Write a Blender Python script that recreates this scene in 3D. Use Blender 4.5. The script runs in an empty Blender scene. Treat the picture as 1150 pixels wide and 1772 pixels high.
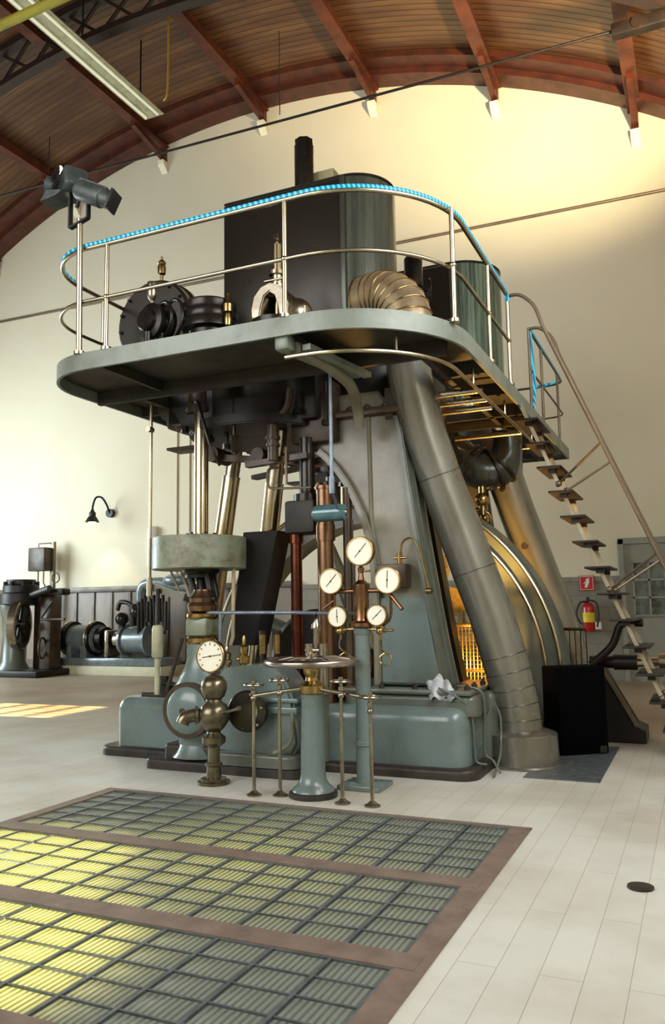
import bpy, bmesh, math, random
from mathutils import Vector, Matrix, noise
random.seed(7)
R = math.radians
scene = bpy.context.scene
COL = scene.collection

# ------------------------------------------------------------------ camera
cam_d = bpy.data.cameras.new('camera'); cam = bpy.data.objects.new('camera', cam_d); COL.objects.link(cam)
cam_d.sensor_fit = 'VERTICAL'; cam_d.sensor_height = 36.0; cam_d.lens = 36.0*1400/1772
cam_d.clip_end = 200
MW = Matrix(((0.91100906, 0.06223387, 0.4076634),
             (0.41208545, -0.09962505, -0.9056823),
             (-0.01575063, 0.99307693, -0.116405)))
cam.matrix_world = Matrix.Translation((0, 0, 1.6)) @ MW.to_4x4()
scene.camera = cam
scene.view_settings.view_transform = 'Standard'
scene.view_settings.look = 'None'
scene.view_settings.exposure = 0.0
scene.view_settings.gamma = 1.0
try: scene.view_settings.use_curve_mapping = False
except Exception: pass

# ------------------------------------------------------------------ world and lamps
w = bpy.data.worlds.new('world'); scene.world = w; w.use_nodes = True
w.node_tree.nodes['Background'].inputs[0].default_value = (0.75, 0.82, 0.9, 1)
w.node_tree.nodes['Background'].inputs[1].default_value = 1.0

def lamp(name, kind, loc, aim, power, color, **kw):
    d = bpy.data.lights.new(name, kind); d.energy = power; d.color = color
    for k, v in kw.items(): setattr(d, k, v)
    o = bpy.data.objects.new(name, d); COL.objects.link(o); o.location = loc
    v = Vector(aim) - Vector(loc)
    o.rotation_euler = v.to_track_quat('-Z', 'Y').to_euler()
    return o
# added area lamps stand in for daylight: behind the camera, left wall, right wall
lamp('daylight_fill_front', 'AREA', (-8, -2.7, 6.0), (-8, 10, 4.5), 1050, (0.97, 0.98, 1.0), shape='RECTANGLE', size=9, size_y=6)
lamp('daylight_fill_left', 'AREA', (-22.0, 12.0, 4.0), (-12, 16.5, 1.5), 2500, (0.76, 0.92, 1.0), shape='RECTANGLE', size=9, size_y=5)
lamp('daylight_fill_right', 'AREA', (1.75, 5.0, 5.0), (-5, 7, 0.5), 520, (0.97, 0.98, 1.0), shape='RECTANGLE', size=5, size_y=4)
# added warm spot lamp inside the right wall, aimed up to brighten the gable
lamp('gable_light', 'SPOT', (1.4, 9.5, 7.5), (-3.6, 17.9, 16.0), 11500, (1.0, 0.82, 0.50), spot_size=R(68), spot_blend=1.0, shadow_soft_size=0.25)
# warm floor spotlights standing between the two engines
lamp('engine_spot_glow', 'SPOT', (-2.75, 10.5, 1.0), (-2.1, 11.5, 2.5), 700, (1.0, 0.50, 0.10), spot_size=R(80), spot_blend=.8, shadow_soft_size=0.1)
lamp('engine_uplight', 'SPOT', (-2.35, 9.35, 1.0), (-2.2, 9.0, 4.0), 800, (1.0, 0.52, 0.12), spot_size=R(100), spot_blend=0.6, shadow_soft_size=0.08)
# lamps in the basement under the glass floor
lamp('basement_lamp', 'SPOT', (-4.3, 3.95, -1.45), (-4.35, 3.9, 0), 9000, (1.0, 0.93, 0.60), spot_size=R(84), spot_blend=1.0, shadow_soft_size=.15)
lamp('basement_lamp', 'SPOT', (-3.45, 2.9, -1.45), (-3.55, 2.9, 0), 5000, (1.0, 0.92, 0.55), spot_size=R(88), spot_blend=1.0, shadow_soft_size=.15)
lamp('basement_lamp', 'SPOT', (-3.0, 4.6, -1.45), (-2.9, 4.6, 0), 260, (1.0, 0.93, 0.5), spot_size=R(130), spot_blend=1.0, shadow_soft_size=.15)
lamp('engine_floor_lamp', 'SPOT', (-2.25, 9.25, 0.82), (-2.5, 9.75, 1.25), 110, (1.0, 0.55, 0.14), spot_size=R(120), spot_blend=.6, shadow_soft_size=0.06)
# sun through the one window whose patch lies on the floor
sun = lamp('sun', 'SUN', (-30, 8, 12), (-30+12.2, 8+0.6, 12-4.8), 60.0, (1.0, 0.56, 0.20), angle=R(.35))

# ------------------------------------------------------------------ materials
def lin(c):
    return tuple(((x/255.0)/12.92 if x/255.0 <= 0.04045 else ((x/255.0+0.055)/1.055)**2.4) for x in c)+(1,)
class N:
    def __init__(s, name):
        s.m = bpy.data.materials.new(name); s.m.use_nodes = True
        s.t = s.m.node_tree; s.b = s.t.nodes['Principled BSDF']; s.co = None
    def n(s, typ, **kw):
        nd = s.t.nodes.new(typ)
        for k, v in kw.items():
            if k.startswith('_'): setattr(nd, k[1:], v)
            else: nd.inputs[k].default_value = v
        return nd
    def l(s, a, b): s.t.links.new(a, b)
    def coord(s):
        if not s.co: s.co = s.n('ShaderNodeTexCoord').outputs['Object']
        return s.co
    def noise(s, scale, detail=4, rough=.6, stretch=None):
        nd = s.n('ShaderNodeTexNoise', Scale=scale, Detail=detail, Roughness=rough)
        src = s.coord()
        if stretch:
            mp = s.n('ShaderNodeMapping'); mp.inputs['Scale'].default_value = stretch
            s.l(src, mp.inputs['Vector']); src = mp.outputs[0]
        s.l(src, nd.inputs['Vector']); return nd.outputs['Fac']
    def ramp(s, fac, stops):
        nd = s.n('ShaderNodeValToRGB'); e = nd.color_ramp.elements
        while len(e) < len(stops): e.new(0.5)
        for k, (p, c) in enumerate(stops): e[k].position = p; e[k].color = c
        s.l(fac, nd.inputs[0]); return nd.outputs[0]
    def mix(s, fac, a, b, blend='MIX'):
        nd = s.n('ShaderNodeMix'); nd.data_type = 'RGBA'; nd.blend_type = blend
        for inp, v in ((nd.inputs[0], fac), (nd.inputs[6], a), (nd.inputs[7], b)):
            if hasattr(v, 'links'): s.l(v, inp)
            else: inp.default_value = v
        return nd.outputs[2]
    def bump(s, h, strength=.3, dist=.01):
        nd = s.n('ShaderNodeBump', Strength=strength, Distance=dist); s.l(h, nd.inputs['Height']); s.l(nd.outputs[0], s.b.inputs['Normal'])

def simple(name, c, rough=.5, metal=0.0, c2=None, nscale=3.0, lo=.4, hi=.65, stretch=None, rvar=.12, bump=0.0, bscale=40, coat=0):
    k = N(name); k.b.inputs['Metallic'].default_value = metal
    if coat: k.b.inputs['Coat Weight'].default_value = coat; k.b.inputs['Coat Roughness'].default_value = .15
    c1 = lin(c); c2 = lin(c2) if c2 else tuple(x*.7 for x in c1[:3])+(1,)
    f = k.noise(nscale, 6, .65, stretch)
    k.l(k.ramp(f, [(lo, c1), (hi, c2)]), k.b.inputs['Base Color'])
    r = k.n('ShaderNodeMapRange'); r.inputs['To Min'].default_value = max(.03, rough-rvar); r.inputs['To Max'].default_value = min(1, rough+rvar)
    k.l(f, r.inputs['Value']); k.l(r.outputs[0], k.b.inputs['Roughness'])
    if bump: k.bump(k.noise(bscale, 3), bump, .004)
    return k.m
M = {}
M['paint'] = simple('green_grey_machine_paint', (96, 104, 94), .34, 0, (78, 72, 54), 2.2, .42, .8, bump=.15, bscale=25, coat=.25)
M['paint_light'] = simple('worn_light_machine_paint', (126, 124, 106), .34, 0, (96, 82, 60), 1.5, .42, .75, coat=.2)
M['paint_blue'] = simple('blue_grey_machine_paint', (108, 125, 123), .27, 0, (88, 90, 72), 2.2, .46, .78, coat=.3)
M['paint_dirty'] = simple('rust_stained_green_paint', (126, 134, 112), .4, 0, (86, 62, 30), 5, .46, .72)
M['pipe'] = simple('painted_pipe_lagging', (146, 146, 138), .26, .7, (104, 94, 74), 1.6, .4, .75, stretch=(1, 1, .3), coat=.3)
M['deck'] = simple('grey_deck_paint', (122, 130, 120), .38, .1, (92, 94, 78), 2, .45, .8)
M['deck_dark'] = simple('dark_grey_underside', (50, 46, 36), .6, 0, (30, 25, 19), 2)  # grey darkened so the colour carries the shade under the deck
M['black_steel'] = simple('blackened_steel', (50, 46, 42), .28, .6, (34, 28, 24), 3)
M['casing'] = simple('dark_blued_sheet', (52, 47, 40), .3, .5, (36, 32, 27), 1.5, .35, .8)
M['casing_green'] = simple('grey_green_sheet', (96, 100, 90), .26, .6, (64, 66, 58), 5, .4, .7, stretch=(3, 3, .15))
M['dark_iron'] = simple('oily_dark_iron', (18, 14, 11), .45, .2, (34, 22, 14), 4)  # oily iron, darkened further to carry the shade under the deck
M['oily_brown'] = simple('oily_brown_cast_iron', (74, 57, 38), .4, .15, (38, 28, 20), 3)
M['steel'] = simple('polished_steel', (200, 188, 160), .18, 1, (176, 160, 130), 1.5, rvar=.03)  # warm tint puts golden reflections into the steel colour
M['rail'] = simple('bright_rail_steel', (190, 180, 156), .26, 1, (168, 154, 126), 2, rvar=.03)
M['rail_brown'] = simple('dull_brown_rail_steel', (124, 108, 88), .4, .6, (106, 90, 74), 2)
M['stringer'] = simple('worn_stringer_paint', (176, 164, 138), .35, .3, (150, 136, 110), 2)
M['silver'] = simple('silvery_handwheel_steel', (192, 184, 178), .22, 1, (168, 156, 148), 3)
M['valve_brass'] = simple('dark_valve_brass', (128, 120, 98), .26, .8, (84, 74, 54), 5)
M['brass'] = simple('old_brass', (184, 158, 104), .26, 1, (140, 116, 74), 8)
M['bronze'] = simple('bronze_column_metal', (132, 102, 78), .26, .9, (100, 72, 54), 1)
M['copper'] = simple('copper_pipe', (150, 116, 86), .28, 1, (118, 84, 60), 2)
M['nickel'] = simple('worn_nickel', (172, 164, 148), .27, 1, (140, 130, 110), 3)
M['rust'] = simple('rusty_plinth_edge', (56, 49, 42), .45, .1, (34, 29, 26), 6)
M['black'] = simple('black_cloth_box', (3, 3, 4), .95, 0, (6, 6, 6), 20)
M['matt_black'] = simple('matt_black_paint', (36, 35, 34), .5, .2, (26, 26, 25), 10)
M['spot_grey'] = simple('spotlight_grey_paint', (70, 78, 76), .5, .2, (52, 58, 56), 12)
M['blue_cyl'] = simple('blue_enamel', (88, 124, 132), .2, .2, (70, 100, 104), 6, coat=.6)
M['blue_rod'] = simple('blue_grey_rod', (130, 142, 156), .3, .4, (104, 112, 124), 8)
M['red'] = simple('signal_red', (196, 30, 28), .35, 0, (176, 24, 22), 8, coat=.4)
M['red_sign'] = simple('red_sign_enamel', (196, 34, 36), .5, 0, (186, 30, 32), 8)
M['white'] = simple('white_enamel', (236, 234, 226), .5, 0, (226, 224, 214), 10)
M['yellow'] = simple('yellow_label', (236, 214, 40), .5, 0, (220, 200, 40), 12)
M['cloth_white'] = simple('pale_rag_cloth', (206, 208, 208), .9, 0, (150, 156, 162), 12)
M['dial'] = simple('brightened_ivory_dial', (250, 246, 228), .45, 0, (244, 238, 216), 4)  # ivory brightened in place of a spotlight on the gauges
M['ink'] = simple('black_ink', (30, 28, 26), .6, 0)
M['wire'] = simple('dark_cable', (50, 42, 36), .6, 0)
M['conduit'] = simple('pale_brown_conduit', (176, 160, 128), .6, 0)
M['yellow_cable'] = simple('yellow_cable_sheath', (176, 140, 40), .5, 0)
M['yellow_bar'] = simple('olive_yellow_paint', (150, 142, 40), .5, 0)
M['wood_border'] = simple('red_brown_floor_wood', (130, 112, 100), .45, 0, (104, 88, 78), 6, .35, .7, stretch=(1, 1, 1))
M['beam'] = simple('red_brown_beam_paint', (94, 42, 20), .45, 0, (62, 26, 14), 3)
M['beam_dark'] = simple('dark_brown_truss_paint', (42, 24, 17), .5, 0, (30, 18, 14), 3)
M['tube_light'] = simple('pale_green_light_housing', (176, 172, 140), .5, .1, (146, 144, 116), 4)
M['corbel'] = simple('cream_corbel_plaster', (236, 230, 204), .8, 0, (226, 218, 190), 4)
M['tile_cream'] = simple('cream_plinth_tile', (214, 210, 180), .5, 0, (200, 196, 160), 4)
M['grey_motor'] = simple('blue_grey_motor_paint', (122, 134, 136), .25, .1, (94, 102, 100), 4, coat=.5)
M['grey_door'] = simple('grey_green_door_paint', (150, 150, 134), .5, 0, (138, 138, 122), 2)
M['gold_mesh'] = simple('brass_guard_wire', (216, 176, 96), .3, .9, (170, 130, 60), 14)

M['black'].node_tree.nodes['Principled BSDF'].inputs['Specular IOR Level'].default_value = .05
def emis(name, c, s):
    k = N(name); k.b.inputs['Base Color'].default_value = lin(c); k.b.inputs['Emission Color'].default_value = lin(c); k.b.inputs['Emission Strength'].default_value = s; return k.m
M['bulb'] = emis('lit_lamp_glass', (255, 226, 160), 9)
M['tube_lit'] = emis('dim_tube', (214, 214, 190), .5)

# plaster wall
k = N('cream_plaster')
f = k.noise(.25, 5, .55)
k.l(k.ramp(f, [(.3, lin((226, 218, 194))), (.7, lin((218, 206, 178)))]), k.b.inputs['Base Color'])
k.b.inputs['Roughness'].default_value = .85; k.bump(k.noise(6, 4), .08, .01); M['wall'] = k.m
# floor stone strips
k = N('pale_stone_strip_floor')
sp = k.n('ShaderNodeMapping'); sp.inputs['Rotation'].default_value = (0, 0, R(90)); k.l(k.coord(), sp.inputs['Vector'])
br = k.n('ShaderNodeTexBrick', Scale=1.0); br.offset = .5; br.inputs['Brick Width'].default_value = 1.5; br.inputs['Row Height'].default_value = .185
br.inputs['Mortar Size'].default_value = .0022; br.inputs['Mortar Smooth'].default_value = .2; br.inputs['Bias'].default_value = 0
br.inputs['Color1'].default_value = lin((213, 213, 203)); br.inputs['Color2'].default_value = lin((208, 208, 198)); br.inputs['Mortar'].default_value = lin((166, 160, 144))
k.l(sp.outputs[0], br.inputs['Vector'])
dirt = k.ramp(k.noise(.55, 5, .6), [(.42, (1, 1, 1, 1)), (.75, lin((212, 196, 176)))])
c1 = k.mix(1.0, br.outputs['Color'], dirt, 'MULTIPLY')
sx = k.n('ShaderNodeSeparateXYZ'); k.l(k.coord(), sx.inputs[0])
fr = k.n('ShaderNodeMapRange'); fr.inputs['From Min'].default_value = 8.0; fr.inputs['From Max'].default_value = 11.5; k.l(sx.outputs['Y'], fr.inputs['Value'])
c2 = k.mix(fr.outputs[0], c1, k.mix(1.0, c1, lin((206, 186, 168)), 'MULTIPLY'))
sgr = k.n('ShaderNodeTexNoise', Scale=180.0, Detail=2.0); k.l(k.coord(), sgr.inputs['Vector'])
c3 = k.mix(1.0, c2, k.ramp(sgr.outputs['Fac'], [(.3, (.86, .86, .86, 1)), (.6, (1, 1, 1, 1))]), 'MULTIPLY')
k.l(c3, k.b.inputs['Base Color']); k.b.inputs['Roughness'].default_value = .42; k.b.inputs['Specular IOR Level'].default_value = .35
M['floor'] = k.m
# boarded ceiling : boards follow the arch, seams at constant y
k = N('brown_boarded_ceiling')
sx = k.n('ShaderNodeSeparateXYZ'); k.l(k.coord(), sx.inputs[0])
mm = k.n('ShaderNodeMath', _operation='MULTIPLY'); mm.inputs[1].default_value = 5.6; k.l(sx.outputs['Y'], mm.inputs[0])
fr = k.n('ShaderNodeMath', _operation='FRACT'); k.l(mm.outputs[0], fr.inputs[0])
seam = k.ramp(fr.outputs[0], [(0.0, (.25, .25, .25, 1)), (.12, (.35, .35, .35, 1)), (.22, (1, 1, 1, 1)), (.9, (.9, .9, .9, 1))])
wood = k.ramp(k.noise(.5, 5, .6, (1, 6, 1)), [(.3, lin((116, 80, 46))), (.55, lin((88, 54, 32))), (.75, lin((70, 40, 25)))])
k.l(k.mix(1.0, wood, seam, 'MULTIPLY'), k.b.inputs['Base Color']); k.b.inputs['Roughness'].default_value = .4
k.bump(seam, .5, .02); M['ceiling'] = k.m
# wainscots
k = N('brown_panelled_wainscot')
k.l(k.ramp(k.noise(1.2, 4, .6, (1, 1, .5)), [(.35, lin((146, 132, 116))), (.7, lin((118, 102, 88)))]), k.b.inputs['Base Color']); k.b.inputs['Roughness'].default_value = .4; M['wains'] = k.m
k = N('grey_painted_blockwork')
br = k.n('ShaderNodeTexBrick', Scale=1.0); br.inputs['Brick Width'].default_value = .5; br.inputs['Row Height'].default_value = .25; br.inputs['Mortar Size'].default_value = .008
br.inputs['Color1'].default_value = lin((138, 134, 118)); br.inputs['Color2'].default_value = lin((130, 126, 112)); br.inputs['Mortar'].default_value = lin((114, 110, 98))
mp = k.n('ShaderNodeMapping'); mp.inputs['Rotation'].default_value = (R(90), 0, 0); k.l(k.coord(), mp.inputs['Vector']); k.l(mp.outputs[0], br.inputs['Vector'])
k.l(br.outputs['Color'], k.b.inputs['Base Color']); k.b.inputs['Roughness'].default_value = .6; M['block'] = k.m
# ribbed glass block: light passes through it from the lamps below
k = N('ribbed_glass_block')
t = k.t; out = t.nodes['Material Output']
sx = k.n('ShaderNodeSeparateXYZ'); k.l(k.coord(), sx.inputs[0])
mm = k.n('ShaderNodeMath', _operation='MULTIPLY'); mm.inputs[1].default_value = 2*math.pi/.0335; k.l(sx.outputs['X'], mm.inputs[0])
sn = k.n('ShaderNodeMath', _operation='SINE'); k.l(mm.outputs[0], sn.inputs[0])
mr = k.n('ShaderNodeMapRange'); mr.inputs['From Min'].default_value = -1; k.l(sn.outputs[0], mr.inputs['Value'])
rib = k.ramp(mr.outputs[0], [(.15, lin((120, 118, 66))), (.6, lin((242, 240, 190)))])
tr = k.n('ShaderNodeBsdfTranslucent'); k.l(rib, tr.inputs['Color'])
k.b.inputs['Roughness'].default_value = .12; k.b.inputs['Specular IOR Level'].default_value = .6
k.l(k.ramp(mr.outputs[0], [(.1, lin((128, 136, 130))), (.8, lin((164, 172, 166)))]), k.b.inputs['Base Color'])
k.bump(mr.outputs[0], .25, .004)
mx = k.n('ShaderNodeMixShader'); mx.inputs[0].default_value = .5
k.l(k.b.outputs[0], mx.inputs[1]); k.l(tr.outputs[0], mx.inputs[2]); k.l(mx.outputs[0], out.inputs['Surface'])
M['gblock'] = k.m
M['grid'] = simple('dark_iron_glazing_grid', (112, 118, 120), .3, .3, (84, 90, 92), 10)
# rope light: cyan segments
k = N('blue_rope_light')
sx = k.n('ShaderNodeSeparateXYZ'); k.l(k.coord(), sx.inputs[0])
a1 = k.n('ShaderNodeMath', _operation='ADD'); k.l(sx.outputs['X'], a1.inputs[0]); k.l(sx.outputs['Y'], a1.inputs[1])
a2 = k.n('ShaderNodeMath', _operation='ADD'); zm = k.n('ShaderNodeMath', _operation='MULTIPLY'); zm.inputs[1].default_value = .3; k.l(sx.outputs['Z'], zm.inputs[0]); k.l(a1.outputs[0], a2.inputs[0]); k.l(zm.outputs[0], a2.inputs[1])
mm = k.n('ShaderNodeMath', _operation='MULTIPLY'); mm.inputs[1].default_value = 2*math.pi/.055; k.l(a2.outputs[0], mm.inputs[0])
sn = k.n('ShaderNodeMath', _operation='SINE'); k.l(mm.outputs[0], sn.inputs[0])
cc = k.ramp(sn.outputs[0], [(.0, lin((30, 110, 160))), (.3, lin((70, 205, 225)))])
k.l(cc, k.b.inputs['Base Color']); k.l(cc, k.b.inputs['Emission Color']); k.b.inputs['Emission Strength'].default_value = .35
k.b.inputs['Roughness'].default_value = .3; M['rope'] = k.m
k = N('dark_window_glass'); k.b.inputs['Base Color'].default_value = lin((96, 104, 98)); k.b.inputs['Roughness'].default_value = .08
k.l(k.ramp(k.noise(3, 3), [(.4, lin((120, 128, 120))), (.6, lin((66, 70, 64)))]), k.b.inputs['Base Color']); M['glass'] = k.m
k = N('clear_gauge_glass'); k.b.inputs['Transmission Weight'].default_value = 1; k.b.inputs['Roughness'].default_value = .05; k.b.inputs['Base Color'].default_value = (1, .92, .7, 1); M['oil_glass'] = k.m

# ------------------------------------------------------------------ mesh builder
class MB:
    def __init__(s): s.bm = bmesh.new()
    def _add(s, other): me = bpy.data.meshes.new('t'); other.to_mesh(me); s.bm.from_mesh(me); bpy.data.meshes.remove(me); other.free()
    def box(s, x0, x1, y0, y1, z0, z1, bev=0.0, seg=2, rot=None, piv=None):
        b = bmesh.new(); bmesh.ops.create_cube(b, size=1)
        for v in b.verts: v.co = Vector(((x0+x1)/2+v.co.x*(x1-x0), (y0+y1)/2+v.co.y*(y1-y0), (z0+z1)/2+v.co.z*(z1-z0)))
        if bev: bmesh.ops.bevel(b, geom=list(b.edges), offset=bev, segments=seg, affect='EDGES', profile=.5)
        if rot is not None:
            p = Vector(piv) if piv else Vector(((x0+x1)/2, (y0+y1)/2, (z0+z1)/2))
            bmesh.ops.transform(b, matrix=Matrix.Translation(p) @ rot @ Matrix.Translation(-p), verts=b.verts)
        s._add(b); return s
    def cyl(s, p, q, r, r2=None, seg=24, bev=0.0):
        p, q = Vector(p), Vector(q); r2 = r if r2 is None else r2; d = q-p
        b = bmesh.new(); bmesh.ops.create_cone(b, cap_ends=True, segments=seg, radius1=r, radius2=r2, depth=d.length)
        if bev:
            ed = [e for e in b.edges if abs(e.verts[0].co.z-e.verts[1].co.z) < 1e-6]
            bmesh.ops.bevel(b, geom=ed, offset=bev, segments=2, affect='EDGES')
        m = Matrix.Translation((p+q)/2) @ d.to_track_quat('Z', 'Y').to_matrix().to_4x4()
        bmesh.ops.transform(b, matrix=m, verts=b.verts); s._add(b); return s
    def tube(s, pts, r, seg=12, closed=False, radii=None):
        pts = [Vector(p) for p in pts]; n = len(pts); b = bmesh.new(); rings = []
        up = None
        for i in range(n):
            if closed: t = (pts[(i+1) % n]-pts[i-1])
            else: t = pts[min(i+1, n-1)]-pts[max(i-1, 0)]
            t.normalize()
            if up is None:
                up = Vector((0, 0, 1)) if abs(t.z) < .9 else Vector((1, 0, 0))
            u = (up-t*up.dot(t)).normalized(); up = u; v = t.cross(u)
            rr = radii[i] if radii else r
            rings.append([b.verts.new(pts[i]+(u*math.cos(a)+v*math.sin(a))*rr) for a in [2*math.pi*k/seg for k in range(seg)]])
        m = n if closed else n-1
        for i in range(m):
            A, B = rings[i], rings[(i+1) % n]
            for k in range(seg): b.faces.new((A[k], A[(k+1) % seg], B[(k+1) % seg], B[k]))
        if not closed:
            b.faces.new(list(reversed(rings[0]))); b.faces.new(rings[-1])
        bmesh.ops.recalc_face_normals(b, faces=b.faces); s._add(b); return s
    def lathe(s, prof, o, axis=(0, 0, 1), seg=32):
        # prof: (radius, height) from bottom to top
        b = bmesh.new(); rings = []
        for r, h in prof:
            if r < 1e-5: rings.append([b.verts.new((0, 0, h))])
            else: rings.append([b.verts.new((r*math.cos(2*math.pi*k/seg), r*math.sin(2*math.pi*k/seg), h)) for k in range(seg)])
        for A, B in zip(rings, rings[1:]):
            if len(A) == 1 and len(B) == 1: continue
            for k in range(seg):
                k2 = (k+1) % seg
                if len(A) == 1: b.faces.new((A[0], B[k2], B[k]))
                elif len(B) == 1: b.faces.new((A[k], A[k2], B[0]))
                else: b.faces.new((A[k], A[k2], B[k2], B[k]))
        if prof[0] == prof[-1]: bmesh.ops.remove_doubles(b, verts=b.verts, dist=1e-6)
        else:
            if len(rings[0]) > 1: b.faces.new(list(reversed(rings[0])))
            if len(rings[-1]) > 1: b.faces.new(rings[-1])
        bmesh.ops.recalc_face_normals(b, faces=b.faces)
        m = Matrix.Translation(o) @ Vector(axis).to_track_quat('Z', 'Y').to_matrix().to_4x4()
        bmesh.ops.transform(b, matrix=m, verts=b.verts); s._add(b); return s
    def torus(s, o, Rr, r, axis=(0, 0, 1), seg=40, rs=12, a0=0, a1=360):
        q = Vector(axis).to_track_quat('Z', 'Y')
        full = abs(a1-a0) >= 360
        n = seg if full else seg+1
        pts = [Vector(o)+q @ Vector((Rr*math.cos(R(a0+(a1-a0)*i/seg)), Rr*math.sin(R(a0+(a1-a0)*i/seg)), 0)) for i in range(n)]
        return s.tube(pts, r, rs, closed=full)
    def sphere(s, o, r, sc=(1, 1, 1), seg=20):
        b = bmesh.new(); bmesh.ops.create_uvsphere(b, u_segments=seg, v_segments=seg//2+2, radius=r)
        bmesh.ops.transform(b, matrix=Matrix.Translation(o) @ Matrix.Diagonal((*sc, 1)), verts=b.verts); s._add(b); return s
    def prism(s, poly, a, b_, plane='XZ', bev=0.0):
        # poly in the named plane, extruded along the remaining axis from a to b_
        def f(u, v, w): return {'XZ': (u, w, v), 'XY': (u, v, w), 'YZ': (w, u, v)}[plane]
        b = bmesh.new(); A = [b.verts.new(f(u, v, a)) for u, v in poly]; B = [b.verts.new(f(u, v, b_)) for u, v in poly]
        fa = b.faces.new(A); fb = b.faces.new(list(reversed(B))); n = len(poly)
        for i in range(n): b.faces.new((A[(i+1) % n], A[i], B[i], B[(i+1) % n]))
        bmesh.ops.recalc_face_normals(b, faces=b.faces)
        if bev:
            ed = [e for e in b.edges if (e.link_faces[0] in (fa, fb)) != (e.link_faces[1] in (fa, fb))]
            bmesh.ops.bevel(b, geom=ed, offset=bev, segments=2, affect='EDGES')
        s._add(b); return s
    def slab(s, p, q, w, t, up=(0, 0, 1)):
        # flat bar from p to q: w wide sideways, t thick along up
        p, q = Vector(p), Vector(q); d = (q-p); L = d.length; d.normalize(); up = Vector(up)
        side = d.cross(up).normalized(); u = side.cross(d).normalized()
        b = bmesh.new(); bmesh.ops.create_cube(b, size=1)
        m = Matrix((side, d, u)).transposed().to_4x4()
        for v in b.verts: v.co = Vector((v.co.x*w, v.co.y*L, v.co.z*t))
        bmesh.ops.transform(b, matrix=Matrix.Translation((p+q)/2) @ m, verts=b.verts)
        bmesh.ops.recalc_face_normals(b, faces=b.faces); s._add(b); return s
WO = {}
def origin(o): return WO.get(o.name, Vector((0, 0, 0)))
def obj(name, mb, mat, parent=None, loc=None, angle=35, kind=None, label=None):
    me = bpy.data.meshes.new(name)
    if parent is not None: org = origin(parent)
    elif loc is not None: org = Vector(loc)
    else:
        xs = [v.co for v in mb.bm.verts]
        org = Vector(((min(c.x for c in xs)+max(c.x for c in xs))/2, (min(c.y for c in xs)+max(c.y for c in xs))/2, min(c.z for c in xs)))
    bmesh.ops.translate(mb.bm, vec=-org, verts=mb.bm.verts)
    mb.bm.to_mesh(me); mb.bm.free()
    me.materials.append(M[mat] if isinstance(mat, str) else mat)
    me.polygons.foreach_set('use_smooth', [True]*len(me.polygons))
    me.set_sharp_from_angle(angle=R(angle)); me.update()
    o = bpy.data.objects.new(name, me); COL.objects.link(o)
    if parent is not None: o.parent = parent; WO[o.name] = org
    else: o.location = org; WO[o.name] = org
    if kind: o['kind'] = kind
    if label: o['label'] = label
    return o
def thing(name, label, cat, loc, group=None):
    o = bpy.data.objects.new(name, None); COL.objects.link(o); o.location = loc; o.empty_display_size = .1
    WO[o.name] = Vector(loc); o['label'] = label; o['category'] = cat
    if group: o['group'] = group
    return o
def tag(o, label, cat, group=None, kind=None):
    o['label'] = label; o['category'] = cat
    if group: o['group'] = group
    if kind: o['kind'] = kind
    return o
def struct(name, mb, mat, angle=35): return obj(name, mb, mat, loc=(0, 0, 0), kind='structure', angle=angle)
def children(o): return [c for c in COL.objects if c.parent == o]
def copy_tree(o, loc=None, label=None, group=None, parent=None, only=None):
    c = o.copy(); COL.objects.link(c)
    if parent is not None: c.parent = parent
    if loc is not None: c.location = loc; WO[c.name] = Vector(loc)
    if label: c['label'] = label
    if group: c['group'] = group
    for ch in children(o):
        if only is None or ch.name.split('.')[0] in only: copy_tree(ch, parent=c)
    return c
def smooth(pts, n=6):
    P = [Vector(p) for p in pts]; out = []
    for i in range(len(P)-1):
        p0 = P[max(i-1, 0)]; p1 = P[i]; p2 = P[i+1]; p3 = P[min(i+2, len(P)-1)]
        for k in range(n):
            t = k/n
            out.append(.5*((2*p1)+(-p0+p2)*t+(2*p0-5*p1+4*p2-p3)*t*t+(-p0+3*p1-3*p2+p3)*t**3))
    out.append(P[-1]); return out
def arc2(cx, cy, r, a0, a1, n=10): return [(cx+r*math.cos(R(a0+(a1-a0)*i/n)), cy+r*math.sin(R(a0+(a1-a0)*i/n))) for i in range(n+1)]

# ================================================================== THE HALL
XL, XR, YB, YF = -22.45, 1.95, 17.9, -3.0
CX, CZ, CR = -10.25, -3.75, 18.98
def vault(x, r=CR): return CZ+math.sqrt(r*r-(x-CX)**2)
# floor with holes for the glass floor and the flywheel pit
GX0, GX1, GY0, GY1 = -4.98, -1.20, 2.48, 6.06
PX0, PX1, PY0, PY1 = -6.55, -1.25, 9.72, 10.42
def gridplate(mb, xs, ys, z0, z1, holes):
    for i in range(len(xs)-1):
        for j in range(len(ys)-1):
            cx, cy = (xs[i]+xs[i+1])/2, (ys[j]+ys[j+1])/2
            if any(a < cx < b and c < cy < d for a, b, c, d in holes): continue
            mb.box(xs[i], xs[i+1], ys[j], ys[j+1], z0, z1)
mb = MB(); gridplate(mb, [XL-.3, PX0, GX0, GX1, XR+.3], [YF-.3, GY0, GY1, PY0, PY1, YB+.3], -.3, 0, [(GX0, GX1, GY0, GY1), (GX0, GX1, PY0, PY1), (PX0, GX0, PY0, PY1)])
struct('floor', mb, 'floor')
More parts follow.
